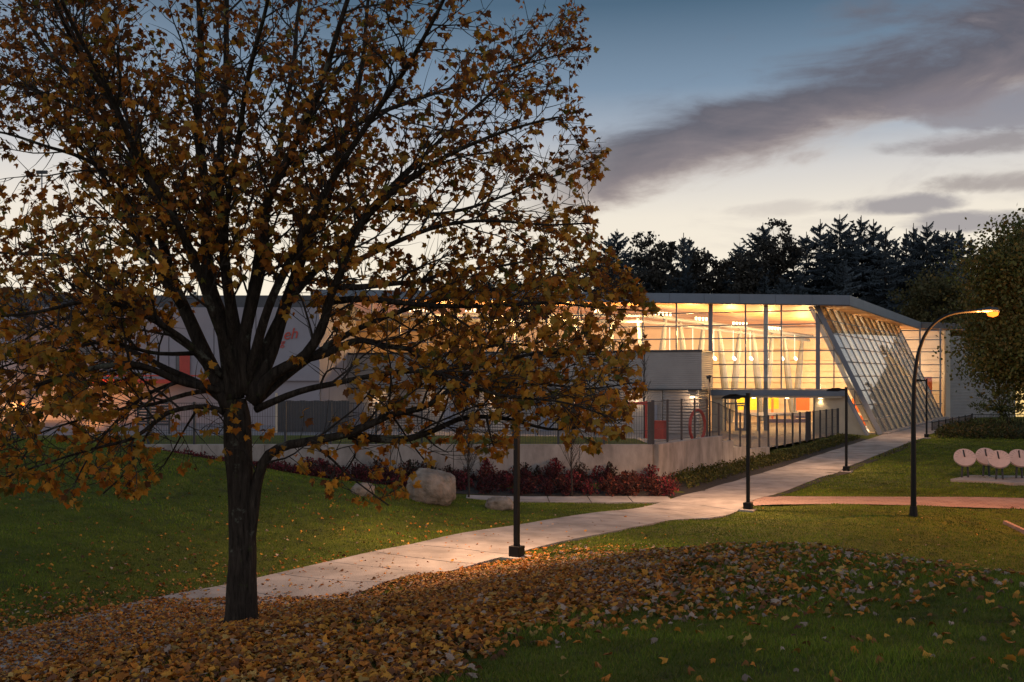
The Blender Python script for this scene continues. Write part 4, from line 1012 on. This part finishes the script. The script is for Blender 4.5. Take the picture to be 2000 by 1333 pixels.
# ------------------------------------------------------------------ water play things on the terrace
p = P(1362,832,53.5); hp = thing('spray_hoop', (p.x,p.y,p.z-.9), 'tall red spray hoop standing on the terrace edge', 'spray hoop')
an = math.radians(52); u_ = Vector((math.cos(an), math.sin(an), 0))
ring = [p+u_*(.86*math.cos(a))+Vector((0,0,.86*math.sin(a))) for a in np.linspace(0,2*PI,41)]
MB().tube(ring, .085, 10, cap=False).build('ring', M['red'], hp, smooth=True)
MB().box(p.x-.2,p.x+.2,p.y-.2,p.y+.2,float(zt(p.x,p.y))-.1,p.z-.82).build('foot', M['red'], hp)
a = P(1276,843,60); b = P(1305,822,60); tb = thing('red_bench', (a.x,60,a.z), 'low red box bench on the terrace behind the wire fence', 'bench')
bevel(MB().box(a.x,b.x,60,60.6,float(zt(a.x,60))-.1,b.z-.08).build('base', M['red'], tb), .02); bevel(MB().box(a.x-.05,b.x+.05,59.95,60.65,b.z-.075,b.z).build('seat', M['red'], tb), .01)
a = P(1262,866,56); t = thing('spray_post', (a.x,56,a.z), 'red T-shaped spray post with one arm on the terrace', 'spray post')
zt_ = P(1262,784,56).z; MB().cyl((a.x,56), .07, float(zt(a.x,56))-.05, zt_, 10).build('post', M['red'], t)
b = P(1216,788,56); MB().bar((b.x,56,b.z),(a.x,56,b.z),.16,.16).build('arm', M['red'], t)
for k, (px, Y) in enumerate(((1202,57),(1180,58))):
    a = P(px,856,Y); tag(MB().cyl((a.x,Y), .05, float(zt(a.x,Y))-.05, P(px,790,Y).z, 8).build('spray_post', M['white_steel']), ('slim pale spray post nearer the red arm','slim pale spray post farther from the red arm')[k], 'spray post')
# wall lights on the lower storey
for px, lb in ((738,'leftmost lit wall light, seen through the maple leaves'),(852,'second lit wall light from the left behind the leaves'),(962,'third lit wall light, partly behind the near lamp post'),
               (1118,'fourth lit wall light, bright behind the leaf edge'),(1240,'fifth lit wall light beside the young bare tree'),(1353,'rightmost lit wall light near the corner of the grey storey')):
    d = D-.34; t_ = t_at(px, d); q = Fp(t_, 3.62, d)
    t = thing('wall_light', q, lb, 'wall light', 'wall lights along the lower storey')
    mb = MB(); fbox(mb, t_-.16, t_+.16, d, d+.22, 3.62, 3.82); mb.build('housing', M['dark_metal'], t)
    mb = MB(); fbox(mb, t_-.14, t_+.14, d+.03, d+.20, 3.52, 3.615); mb.build('lens', M['white_lamp'], t)
    lamp('wall_light_beam', 'POINT', Fp(t_, 3.35, d+.42), 42, (1,.62,.33), None, .1)

# ------------------------------------------------------------------ boulders
def boulder(px, py_base, Y, w, hh, dpt, seed, label, sink=.15, lean=0):
    import mathutils.noise as mn
    import bmesh
    bm = bmesh.new(); bmesh.ops.create_icosphere(bm, subdivisions=5, radius=1)
    off = Vector((seed*3.1, seed*1.7, seed))
    for v in bm.verts:
        n_ = v.co.normalized(); k = 1+.18*mn.noise(n_*1.2+off)+.10*mn.noise(n_*2.7+off)+.05*mn.noise(n_*6+off)+.018*mn.noise(n_*17+off)
        q = Vector((math.copysign(abs(n_.x)**.8,n_.x), math.copysign(abs(n_.y)**.85,n_.y), math.copysign(abs(n_.z)**.8,n_.z)))*k
        v.co = Vector((q.x*w/2+lean*q.z, q.y*dpt/2, q.z*hh/2))
    x, y = PG(px, Y); me = bpy.data.meshes.new('boulder'); bm.to_mesh(me); bm.free(); me.materials.append(M['stone'])
    me.polygons.foreach_set('use_smooth', [True]*len(me.polygons))
    o = bpy.data.objects.new('boulder', me); COL.objects.link(o); o.location = (x, y, hz(x,y)+hh/2-sink); return tag(o, label, 'boulder', 'boulders on the grass bank')
boulder(843, 990, 36.2, 1.62, 1.42, 1.3, 2, 'largest rounded boulder, taller than the others, on the grass bank', .22, .05)
boulder(708, 975, 34.5, .80, .55, .7, 5, 'small pale boulder under the hanging maple leaves', .12)
boulder(976, 990, 37.0, 1.05, .62, .8, 9, 'low flat boulder beside the near lamp post', .18)

# ------------------------------------------------------------------ sundial group
slabp = P(1935,936,48); zs_ = hz(slabp.x+.6, 48)+.06
tag(bevel(MB().prism([P(1853,935,48.0).to_2d()[:] if False else (slabp.x-2.0,47.9),(slabp.x+.2,46.2),(slabp.x+3.8,47.2),(slabp.x+2.2,49.6),(slabp.x-.1,49.9)], zs_-.3, zs_).build('stone_plinth', M['concrete']), .02), 'pale flat concrete plinth under the group of sundials', 'plinth')
SD = [(1884,900,48.6,'leftmost pale round sundial of the group'),(1926,896,49.2,'pale round sundial at the back, half covered by another disc'),(1951,904,47.6,'pale round sundial in front, overlapping the one behind'),(1991,901,48.2,'pale round sundial cut off at the right edge of the lawn')]
sd0 = None
for k, (px, py, Y, lb) in enumerate(SD):
    c = P(px, py, Y)
    if sd0 is None:
        sd0 = thing('sundial', (0,0,0), lb, 'sundial', 'pale disc sundials on the plinth')
        nrm = Vector((-.22,-.74,.62)).normalized(); rot = nrm.to_track_quat('Z','Y').to_matrix().to_4x4()
        d_ = bevel(MB().cyl((0,0), .5, -.06, .06, 40).build('disc', M['disc'], sd0), .012); d_.matrix_local = rot
        ax = Vector((-.35,.35,.87)).normalized()
        gn = MB().bar(nrm*.05, nrm*.05+Vector((-.10,-.06,.36)), .06, .035).build('gnomon', M['dark_metal'], sd0)
        for a_ in range(10):
            an = a_*PI/9; MB()
            l_ = MB().box(-.004,.004,.30,.46,.061,.064).build('hour_line', M['dark_metal'], d_); l_.rotation_euler.z = an-PI/2
        for dx_ in (-.06,.14):
            MB().bar(-nrm*.08+Vector((dx_,.05,-.05)), Vector((dx_*1.6,.12,-.98)), .07).build('leg', M['dark_metal'], sd0)
        o = sd0
    else: o = copy_tree(sd0)
    o.location = (c.x, c.y, zs_+.97); o['label'] = lb; o.rotation_euler.z = (0,.08,-.10,.12)[k]
# timber edge at the far right of the lawn
a = P(1962,1022,36); b = P(2060,1070,33); 
tag(MB().bar((a.x,a.y,hz(a.x,a.y)+.04),(b.x,b.y,hz(b.x,b.y)+.04),.14,.16).build('timber_edge', M['paver']), 'timber edging strip of a planting bed at the lawn corner', 'edging')

# ------------------------------------------------------------------ shrubs
def diamonds(pos, dirv, size, seed, aspect=.5):
    r_ = np.random.default_rng(seed); n = len(pos); zh = r_.normal(0,1,(n,3)); Bq = basis(dirv, zh)
    y = Bq[:,:,1]*size[:,None]; x = Bq[:,:,0]*(size*aspect)[:,None]
    V_ = np.stack([pos-y*.5, pos+x*.5, pos+y*.5, pos-x*.5], 1).reshape(-1,3); k = np.arange(n)*4
    F_ = np.concatenate([np.stack([k,k+1,k+2],1), np.stack([k,k+2,k+3],1)]); return V_, F_
def shrub_mesh(seed, n, pal, w=.5, hh=.65, size=.10):
    r_ = np.random.default_rng(seed); a = r_.uniform(0,2*PI,n); z = r_.uniform(.05,1,n)**.8; rad = np.sqrt(r_.random(n))*w*np.sqrt(np.clip(1.05-z**2,0.02,1))*(.75+.35*np.sin(a*3+seed)+.15*np.sin(a*5+z*6))
    pos = np.stack([rad*np.cos(a), rad*np.sin(a), z*hh*(.8+.25*np.sin(a*2+seed))],1)
    d_ = pos-np.array([0,0,.1])+r_.normal(0,.3,(n,3)); V_, F_ = diamonds(pos, d_, r_.uniform(.6,1.3,n)*size, seed+9)
    c_ = np.repeat(np.array(pal)[r_.integers(0,len(pal),n)]*r_.uniform(.6,1.25,n)[:,None], 4, 0)
    return V_, F_, c_
sm_ = leafmat('shrub_foliage', attr='tone', transl=.3)
REDP = [[(.22,.03,.045),(.26,.045,.05),(.10,.02,.025),(.06,.022,.02)],[(.07,.018,.022),(.045,.016,.018),(.12,.028,.03)],[(.19,.05,.03),(.10,.03,.025),(.05,.022,.018)],[(.05,.035,.024),(.04,.04,.022),(.07,.025,.022)]]
def proto_shrub(name, seed, n, pal, **k):
    t = thing(name, (0,0,-50), '', 'shrub')
    V_, F_, c_ = shrub_mesh(seed, n, pal, **k); V_ = V_+np.array([0,0,-50]); o = tri_mesh('foliage', V_, F_, sm_, t, color=c_)
    mb = MB()
    for j in range(6): a_ = j*1.05+seed; mb.tube([(.03*math.cos(a_),.03*math.sin(a_),-50),(.15*math.cos(a_),.15*math.sin(a_),-49.7),(.3*math.cos(a_),.3*math.sin(a_),-49.45)],[.012,.009,.005],4)
    mb.build('stems', M['twig'], t); return t
pr = [proto_shrub('red_shrub', s, 420, p_) for s, p_ in zip((1,2,3,4,5,6), (REDP[0],REDP[1],REDP[2],REDP[1],REDP[0],REDP[3]))]
spots = []
for r_, yy in enumerate((42.35,42.95,43.6,44.25,44.9,45.5)):
    n = 21-r_//2
    for k in range(n):
        xx = -9.2+k*.84+R.uniform(-.22,.22)+(.4 if r_%2 else 0); 
        if path_d(np.array([xx]),np.array([yy]))[0] < 2.05 or (xx > 7.6+(yy-42.4)*.1): continue
        if xx < -1.5 and yy < 42.6: continue
        spots.append((xx, yy+R.uniform(-.15,.15), r_))
used = set()
for xx, yy, r_ in spots:
    k = R.choice((0,1,2,3,4)) if r_ < 5 else R.choice((5,5,5,0)); 
    if xx > 4.5 and r_ < 4: k = R.choice((0,2,4,2))
    o = pr[k] if k not in used else copy_tree(pr[k]); used.add(k)
    o.location = (xx, yy, hz(xx,yy)-.05); o.rotation_euler.z = R.uniform(0,6.28); s = R.uniform(.55,1.25)*(1.25 if r_ == 5 else 1); o.scale = (s,s,s*R.uniform(.85,1.15))
    o['group'] = 'red shrubs in the bed below the retaining wall'
    spot = ('beside the footpath','in the second row','in the middle of the bed','in the middle of the bed','in the row before the wall','against the concrete wall')[r_]
    by = 'behind the boulders' if xx < -3 else 'left of the bare tree' if xx < 2.2 else 'right of the bare tree' if xx < 5.2 else 'below the wall corner'
    o['label'] = ('bright crimson','dark maroon','orange-red','dim maroon','full crimson','dull olive-brown')[k]+f' shrub {spot}, {by}'
for k in range(6):
    if k not in used:
        for ch in list(pr[k].children): bpy.data.objects.remove(ch)
        bpy.data.objects.remove(pr[k])
# shrub bed soil, ground cover beside the path
def drape(name, poly_rows, m, lift):
    vs = []; fs = []; n = len(poly_rows[0])
    for row in poly_rows:
        for (xx, yy) in row: vs.append((xx, yy, hz(xx,yy)+lift))
    for j in range(len(poly_rows)-1):
        for i in range(n-1): q = j*n+i; fs.append([q,q+1,q+n+1,q+n])
    return struct(raw(name, vs, fs, m, smooth=True))
rows = [[(-9.6+(17.6)*i/20-(0 if j else 0), 41.95+j*.66+(0.9 if i < 7 and j == 0 else 0)) for i in range(21)] for j in range(7)]
drape('planting_bed', rows, M['soil'], .02)
rows = []
for j in range(7):
    row = []
    for i in range(21):
        s = -3.5+i*1.95; q = Vector((6.65,46.2,0))+WN*s+Vector((WN.y,-WN.x,0))*(.5+j*.93); 
        row.append((q.x,q.y))
    rows.append(row)
# keep the bed clear of the path
rows = [[(x_, y_) for x_, y_ in r_] for r_ in rows]
drape('planting_bed', rows, M['soil'], .02)
def cover(n, seed, sampler, pal, size, hh, label, cat='ground cover', name='ground_cover'):
    r_ = np.random.default_rng(seed); x, y = sampler(r_, n); n = len(x); clump = .5+.5*np.sin(x*3.1+np.sin(y*2.3)*2)*np.sin(y*2.7+1)
    z = h_raw(x,y)+.02+r_.random(n)*hh*(.35+clump); pos = np.stack([x,y,z],1)
    d_ = r_.normal(0,.6,(n,3))+np.array([0,0,.8]); V_, F_ = diamonds(pos, d_, r_.uniform(.6,1.3,n)*size, seed)
    c_ = np.repeat(np.array(pal)[r_.integers(0,len(pal),n)]*(r_.uniform(.6,1.2,n)*(.7+.5*clump))[:,None], 4, 0)
    return tag(tri_mesh(name, V_, F_, sm_, color=c_), label, cat, kind='stuff')
def bedA(r_, n):
    s = r_.uniform(-4.5,35,n); d = r_.uniform(.35,6.0,n); x = 6.65+WN.x*s+WN.y*d; y = 46.2+WN.y*s-WN.x*d
    k = (path_d(x,y) > 2.15)&(y > 42.5)&((x > 7.9)|(y > 46)); return x[k], y[k]
cover(38000, 61, bedA, [(.10,.10,.022),(.075,.09,.02),(.13,.11,.03),(.055,.06,.016)], .15, .34, 'low green ground cover planted between the fence and the path')
def bedB(r_, n):
    x = r_.uniform(28,50,n); y = r_.uniform(71,89,n); k = (path_d(x,y) > 2.1)&(x > 33-(y-71)*.0+(y-71)*.30-2)&(y > 76-.25*(x-30)); return x[k], y[k]
cover(26000, 62, bedB, [(.055,.065,.018),(.04,.05,.014),(.09,.06,.02),(.03,.035,.012)], .24, .75, 'dark bank of low shrubs under the railing at the far right', 'shrubbery', 'shrub_bank')
def bedC(r_, n):
    x = r_.uniform(-16,-2,n); y = r_.uniform(42.5,45.6,n); return x, y
cover(9000, 63, bedC, [(.10,.014,.02),(.16,.02,.03),(.05,.03,.015)], .13, .35, 'low red leaves filling the bed behind the grass bank')
# young bare trees
def sapling(px, Y, ztop, base, r0, label, seed):
    x, _ = PG(px, Y); t = thing('young_tree', (x,Y,base), label, 'tree', 'young bare trees'); r_ = random.Random(seed)
    pts = [Vector((x+.02*math.sin(k),Y,base-.05+(ztop-base)*k/10)) for k in range(11)]
    MB().tube(pts, [r0*(1-.085*k) for k in range(11)], 7).build('trunk', M['twig'], t)
    mb = MB()
    for k in range(46):
        f = r_.uniform(.28,.97); p0 = pts[0].lerp(pts[-1], f); a = r_.uniform(0,6.28); L = (1.3*(1-f)+.25)*r_.uniform(.6,1.1)
        d_ = Vector((math.cos(a)*.55, math.sin(a)*.55, .95)).normalized(); p1 = p0+d_*L*.5; p2 = p1+(d_+Vector((0,0,.25))).normalized()*L*.5
        mb.tube([p0,p1,p2],[.014,.010,.005],3)
        for q in range(3): s_ = p0.lerp(p2, r_.uniform(.3,.9)); mb.tube([s_, s_+(d_+rv()*.7).normalized()*L*.35],[.007,.003],3)
    mb.build('twigs', M['twig'], t)['kind'] = 'stuff'
sapling(1258, 57, P(1258,632,57).z, float(zt(15*.5,57))-.1, .055, 'tallest young bare tree, on the terrace in front of the grey storey', 31)
sapling(1116, 42.0, P(1116,800,42).z, hz(2.5,42), .042, 'young bare tree in the middle of the red shrub bed', 32)
sapling(915, 41.0, P(915,800,41).z, hz(-1.8,41), .05, 'young bare tree right of the largest boulder', 33)
sapling(1050, 56, P(1050,770,56).z, float(zt(1.4,56)), .04, 'young bare tree on the terrace behind the near lamp post', 34)
def drooping(px, Y, py0, py1, label):
    r_ = np.random.default_rng(5); x, _ = PG(px, Y); z0 = P(px,py1,Y).z; z1 = P(px,py0,Y).z; t = thing('weeping_shrub', (x,Y,z0), label, 'shrub'); n = 900
    f = r_.random(n); a = r_.uniform(0,6.28,n); w = .38*np.sin(PI*np.clip(f*.85+.12,0,1)); pos = np.stack([x+w*np.cos(a)*r_.random(n)**.5, Y+w*np.sin(a)*r_.random(n)**.5, z0+(z1-z0)*f],1)
    d_ = r_.normal(0,.25,(n,3))+np.array([0,0,-1.0]); V_, F_ = diamonds(pos, d_, r_.uniform(.10,.2,n), 6, .35); tri_mesh('foliage', V_, F_, sm_, t, color=np.repeat(np.array([[.07,.065,.05]])*r_.uniform(.6,1.2,n)[:,None],4,0))
    MB().cyl((x,Y), .03, float(zt(x,Y))-.05, z1, 6).build('trunk', M['twig'], t)
drooping(1118, 52, 792, 838, 'small grey weeping shrub behind the wire fence')

# ------------------------------------------------------------------ woods behind
def conifer(seed, ragged=1.0, wide=.34, fine=True):
    r_ = random.Random(seed); V_ = []; F_ = []
    def tri(a, b, c): k = len(V_); V_.extend((a,b,c)); F_.append((k,k+1,k+2))
    tri((-.004,0,.93),(.004,0,.93),(0,0,1.0)); tri((0,-.004,.93),(0,.004,.93),(0,0,.995))
    z = .06; lop = [r_.uniform(.7,1.15) for _ in range(8)]
    while z < .975:
        t = 1-z; rad = wide*(t**.85 if t < .45 else .507*(1+.25*(t-.45)))*r_.uniform(.75,1.15)+.006
        for j in range(r_.choice((5,6,7,8) if z < .8 else (4,5,6))):
            if r_.random() < .13*ragged: continue
            a = r_.uniform(0,6.28); L = rad*r_.choice((.55,.8,.95,1.1,1.1+.12*ragged))*lop[int(a/6.29*8)]; dr = r_.uniform(.1,.5) if z < .82 else r_.uniform(-.5,.15); ca, sa = math.cos(a), math.sin(a)
            n = 7 if fine else 4; zz = z+r_.uniform(-.006,.006)
            for k in range(n):
                f0 = .08+.92*k/n; f1 = .08+.92*(k+1.25)/n; w = (L*.30+.004)*(1-.65*f0)*r_.uniform(.4,1.3)
                up = lambda f: zz-dr*L*f+.30*L*f*f
                q = lambda f, s, dz: (ca*L*f-sa*s, sa*L*f+ca*s, up(f)+dz)
                for s_ in (1,-1):
                    tri(q(f0,0,.003), q(f1,0,0), q((f0+f1)/2+.16, s_*w, -.006-r_.random()*.012))
                tri(q(f0,-.003,.003), q(f1,.003,.003), q((f0+f1)/2, 0, -.010-r_.random()*.014))
        z += r_.uniform(.014,.034)*(1.1-.62*z)*(.85 if fine else 1.1)
    return np.array(V_), np.array(F_)
cm = mat('conifer_needles', (.066,.084,.098), .95, .35, .25, spec=.1)  # blue lift of distant haze mixed into the needle colour
dm = mat('far_branches', (.05,.045,.04), .95, .3, .3, spec=.1)
CON = [conifer(s, rg, wd) for s, rg, wd in ((1,1.0,.30),(2,1.3,.36),(3,3.0,.33),(4,1.0,.24),(5,3.4,.42),(6,1.2,.42))]
CONL = [conifer(s, rg, wd, False) for s, rg, wd in ((1,.8,.30),(2,1.0,.36),(3,1.6,.33),(4,.6,.26),(5,1.6,.40),(6,1.0,.42))]
con_me = []
for v, f in CON:
    me = bpy.data.meshes.new('conifer_crown'); me.from_pydata(v.tolist(), [], f.tolist()); me.materials.append(cm); con_me.append(me)
tk_me = bpy.data.meshes.new('conifer_trunk'); _t = MB().tube([(0,0,-.05),(0,0,.5),(0,0,1)],[.013,.009,.002],6); tk_me.from_pydata(_t.v, [], _t.f); tk_me.materials.append(M['twig'])
SKY_T = [(1188,462,4),(1205,447,4),(1232,482,2),(1250,500,0),(1268,479,3),(1290,492,0),(1310,471,3),(1335,455,3),(1347,463,0),(1358,490,1),(1412,506,2),(1445,474,1),(1470,492,5),(1490,435,5),(1508,470,1),(1550,470,2),(1575,453,2),(1602,428,2),(1622,452,1),(1640,419,1),(1660,448,5),(1682,421,4),(1706,428,4),(1729,444,2),(1748,466,0),(1770,447,3),(1784,436,3),(1797,456,5),(1810,434,1),(1830,451,0),(1847,446,2),(1860,455,0),(1873,440,3),(1897,464,0),(1920,475,3),(1952,455,1),(2003,428,2),(1975,470,5),
         (1120,515,5),(1080,522,2),(1040,535,1),(1000,528,0),(955,540,5),(900,532,1),(850,545,2),(195,552,5),(255,548,1),(120,562,2),(300,572,0),(330,566,5)]
ordn = ('first','second','third','fourth','fifth','sixth','seventh','eighth','ninth','tenth')
shape = {0:'narrow dark conifer',1:'dark pointed conifer',2:'ragged open conifer',3:'slim spire-topped conifer',4:'broad conifer with uneven limbs',5:'wide dense conifer'}
lbl_n = {}
for i, (px, py, k) in enumerate(SKY_T):
    Y = 168+R.uniform(-12,14); top = P(px, py, Y); b = .6; H = top.z-b
    region = 'rising above the glass hall roof' if 1230 <= px < 1660 else 'on the ridge right of the roof corner' if px >= 1660 else 'seen through the maple crown' if px > 800 else 'behind the white building'
    t = thing('conifer_tree', (top.x, Y, b), '', 'tree', 'dark conifers along the ridge')
    key = (k, region); lbl_n[key] = lbl_n.get(key, 0)+1
    t['label'] = f'{ordn[lbl_n[key]-1]} {shape[k]} {region}'
    for nm, me in (('crown', con_me[k]), ('trunk', tk_me)):
        o = bpy.data.objects.new(nm, me); COL.objects.link(o); o.parent = t; o.scale = (H*R.uniform(.85,1.1),)*2+(H,); o.rotation_euler.z = R.uniform(0,6.28)
Vw = []; Fw = []; k0 = 0
wr = np.random.default_rng(77)
for i in range(150):
    if i < 95: px = wr.uniform(830,2350); Y = wr.uniform(136,196); py = wr.uniform(505,580) if px > 1200 else wr.uniform(550,590)
    elif i < 112: px = wr.uniform(-800,640); Y = wr.uniform(150,180); py = wr.uniform(560,600)
    else: px = None
    if px is None:
        a = math.radians(wr.uniform(30,75)); d = wr.uniform(120,170); X = d*math.sin(a); Y = d*math.cos(a); H = wr.uniform(14,24)
    else:
        tpz = P(px,py,Y); X = tpz.x; H = tpz.z-.3
    v, f = CONL[i%6]; rz = wr.uniform(0,6.28); wd = H*wr.uniform(.9,1.2); c, s = math.cos(rz), math.sin(rz)
    Vw.append(np.stack([(v[:,0]*c-v[:,1]*s)*wd+X, (v[:,0]*s+v[:,1]*c)*wd+Y, v[:,2]*H+.3],1)); Fw.append(f+k0); k0 += len(v)
tag(tri_mesh('woodland', np.concatenate(Vw), np.concatenate(Fw), cm), 'dark mass of conifer woods behind the glass hall', 'woods', kind='stuff')
def broadleaf(name, label, c, rad, trunk_xy, zb, nclump, per, size, pal, seed, cat='tree', group=None, sparse=1.0):
    r_ = np.random.default_rng(seed); t = thing(name, (trunk_xy[0],trunk_xy[1],zb), label, cat, group); c = np.array(c); rad = np.array(rad)
    mb = MB(); mb.tube([(trunk_xy[0],trunk_xy[1],zb-.1),(trunk_xy[0],trunk_xy[1],(zb+c[2])/2),tuple(c)],[rad[0]*.045,rad[0]*.035,rad[0]*.012],8)
    mb.build('trunk', M['bark'], t)
    d = r_.normal(0,1,(nclump,3)); d /= np.linalg.norm(d,axis=1)[:,None]; rr = r_.uniform(.45,1.0,nclump)**.6
    lob = 1+.16*np.sin(d[:,0]*5+seed)+.14*np.sin(d[:,2]*6+1.3*seed)+.1*np.sin(d[:,1]*7)
    cc = c+d*rad*(rr*lob)[:,None]; lb = MB()
    for q in cc[:60]: 
        m_ = c*.6+q*.4+np.array([0,0,-.1*rad[2]]); lb.tube([tuple(c-np.array([0,0,rad[2]*.5])), tuple(m_), tuple(q)],[.05,.035,.01],4)
    lb.build('limbs', M['twig'], t)['kind'] = 'stuff'
    idx = np.repeat(np.arange(nclump), per); n = len(idx); cs = rad.mean()*.13*r_.uniform(.6,1.4,nclump)
    pos = cc[idx]+r_.normal(0,1,(n,3))*cs[idx][:,None]*np.array([1,1,.7])
    tone = r_.uniform(.65,1.25,nclump)
    V_, F_ = diamonds(pos, r_.normal(0,.7,(n,3))+np.array([0,0,-.5]), r_.uniform(.7,1.3,n)*size, seed, .65)
    c_ = np.repeat(np.array(pal)[r_.integers(0,len(pal),n)]*(tone[idx]*r_.uniform(.75,1.2,n))[:,None], 4, 0)
    tri_mesh('crown', V_, F_, sm_, t, color=c_)
broadleaf('leafy_tree', 'large leafy olive-green tree behind the arched street light', (32.7,58,8.7), (6.3,5.6,5.1), (34.8,58.5), .2, 900, 130, .22, [(.10,.118,.032),(.13,.125,.036),(.08,.10,.028),(.15,.115,.035)], 3)
broadleaf('leafy_tree', 'smaller olive tree peeping over the roof behind the leafy tree', (54.5,128,11.5), (5.5,4.5,6.5), (54.5,128), .5, 200, 80, .40, [(.08,.08,.03),(.10,.08,.03)], 8)
broadleaf('leafy_tree', 'low green bush tree beside the railing, against the lit window', (42.6,86.8,2.9), (1.9,1.5,1.5), (43.2,86.8), .4, 50, 50, .16, [(.10,.11,.03),(.07,.08,.02)], 12)
for i, (px, py, rr, Y) in enumerate(((1520,492,4.2,160),(1378,540,3.6,158),(1278,515,4.5,158),(1452,545,4,156))):
    c = P(px,py,Y); broadleaf('far_tree', ('open leafy tree between two dark conifers above the roof','small round tree in the dip of the ridge','pale bushy tree left of the slim spires','low round tree right of the dip of the ridge')[i], tuple(c), (rr*.75,rr*.7,rr*1.1), (c.x,c.y), .5, 60, 40, .55, [(.06,.055,.045),(.045,.045,.04)], 40+i)
for i, (px, pt) in enumerate(((1393,508),(1402,514))):
    c = P(px,pt,162); t = thing('bare_tree', (c.x,162,.5), ('pale bare tree in the dip of the ridge','second bare tree just right of the first in the dip')[i], 'tree'); mb = MB(); mb.tube([(c.x,162,.4),(c.x,162,c.z)],[.3,.05],6); mb.build('trunk', dm, t); mb = MB()
    for k in range(60):
        f = R.uniform(.4,.95); p0 = Vector((c.x,162,.4+(c.z-.4)*f)); a_ = R.uniform(0,6.28); L = 3.2*(1.1-f); mb.tube([p0, p0+Vector((math.cos(a_)*.35*L,math.sin(a_)*.35*L,L))],[.06,.02],3)
    mb.build('twigs', dm, t)['kind'] = 'stuff'

# ------------------------------------------------------------------ white building on the left
lb_ = thing('white_building', (-28,75,.8), 'white clad building with a red canopy behind the maple on the left', 'building')
Yb = 75; zb_ = .6
def lbx(px): return (px-1000)/FPX*Yb
def lz(py): return CAMZ-(py-HZ)/FPX*Yb
xs_ = [lbx(p_) for p_ in (58,124,190,256,330,418,500,625)]
for a, b in zip(xs_[:-1], xs_[1:]):
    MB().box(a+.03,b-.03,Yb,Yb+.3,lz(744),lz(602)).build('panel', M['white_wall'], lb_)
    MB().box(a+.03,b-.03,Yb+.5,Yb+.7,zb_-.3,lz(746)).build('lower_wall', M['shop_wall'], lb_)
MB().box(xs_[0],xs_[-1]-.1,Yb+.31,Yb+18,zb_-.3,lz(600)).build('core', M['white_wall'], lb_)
MB().box(lbx(-90),lbx(52),Yb-1.5,Yb+16,zb_-.3,lz(610)).build('side_block', M['bluegrey'], lb_)
MB().box(lbx(60),xs_[-1]+.5,Yb+1.5,Yb+17,lz(599),lz(574)).build('upper_storey', M['dark_roof'], lb_)
MB().box(lbx(-30),lbx(90),Yb+1,Yb+12,lz(609),lz(570)).build('upper_storey', M['dark_roof'], lb_)
MB().box(lbx(176),lbx(440),Yb-1.6,Yb+.4,lz(749),lz(741)).build('canopy', M['red'], lb_)
for a, b in ((176,440),):
    for py in (736.5,): MB().box(lbx(a),lbx(b),Yb-1.62,Yb-1.5,lz(735.5),lz(733)).build('canopy_rail', M['red'], lb_)
for a, b, c, d in ((156,186,672,702),(344,366,690,738),(212,232,690,712),(470,492,700,735),(96,118,700,735)):
    w_ = MB().box(lbx(a),lbx(b),Yb-.06,Yb-.005,lz(d),lz(c)).build('window', M['dark_metal'], lb_); 
    for k in range(2): MB().box(lbx(a)+.06+(lbx(b)-lbx(a))*k/2,lbx(a)-.06+(lbx(b)-lbx(a))*(k+1)/2,Yb-.09,Yb-.065,lz(d)+.08,lz(c)-.08).build('pane', M['dark_glass'], w_)
MB().box(lbx(352),lbx(372),Yb-.15,Yb-.10,lz(733),lz(690)).build('red_banner', M['red'], lb_)
for a, b in ((300,322),(338,352),(256,276),(500,530)): MB().box(lbx(a),lbx(b),Yb+.42,Yb+.49,zb_,lz(757)).build('shop_window', M['dark_glass'], lb_)
def lettering(txt, px, py, hpx, parent, rot=.12):
    cu = bpy.data.curves.new('lettering', 'FONT'); cu.body = txt; cu.size = hpx/FPX*Yb*1.35; cu.shear = .35; cu.extrude = .03
    tmp = bpy.data.objects.new('lettering', cu); COL.objects.link(tmp); dg = bpy.context.evaluated_depsgraph_get(); me = bpy.data.meshes.new_from_object(tmp.evaluated_get(dg)); bpy.data.objects.remove(tmp)
    me.materials.clear(); me.materials.append(M['red']); o = bpy.data.objects.new('lettering', me); COL.objects.link(o); o.parent = parent
    o.matrix_local = Matrix.Translation(Vector((lbx(px),Yb-.05,lz(py)))-wloc(parent))@Matrix.Rotation(PI/2,4,'X')@Matrix.Rotation(rot,4,'Z'); return o
lettering('eh', 553, 664, 22, lb_); lettering('g', 548, 676, 14, lb_); lettering('l', 150, 708, 26, lb_)
for px, py, pw, lb in ((192,762,330,'orange wall lamp burning under the red canopy'),(42,790,600,'orange wall lamp on the blue-grey block at far left')):
    Yl = Yb-1.7; p = P(px,py,Yl); t = thing('wall_lamp', p, lb, 'wall lamp', 'orange wall lamps on the white building')
    MB().box(p.x-.15,p.x+.15,Yl-.0,Yl+.25,p.z+.1,p.z+.22).build('bracket', M['dark_metal'], t); MB().tube([p+Vector((0,.1,.1)),p+Vector((0,.1,-.05)),p+Vector((0,.1,-.18))],[.14,.2,.08],10).build('bulb', M['sodium'], t)
    lamp('wall_lamp_beam', 'POINT', p+Vector((0,-.7,-.4)), pw, (1,.36,.08), None, .15)
p0 = P(82,575,92); p1 = P(82,340,92); mt_ = thing('light_mast', (p0.x,92,.5), 'tall thin mast standing behind the white building', 'mast')
MB().cyl((p0.x,92), .10, .4, p1.z, 8, .06).build('pole', M['grey_metal'], mt_); MB().box(p1.x-.5,p1.x+.5,91.9,92.1,p1.z,p1.z+.3).build('lamp_head', M['dark_metal'], mt_)
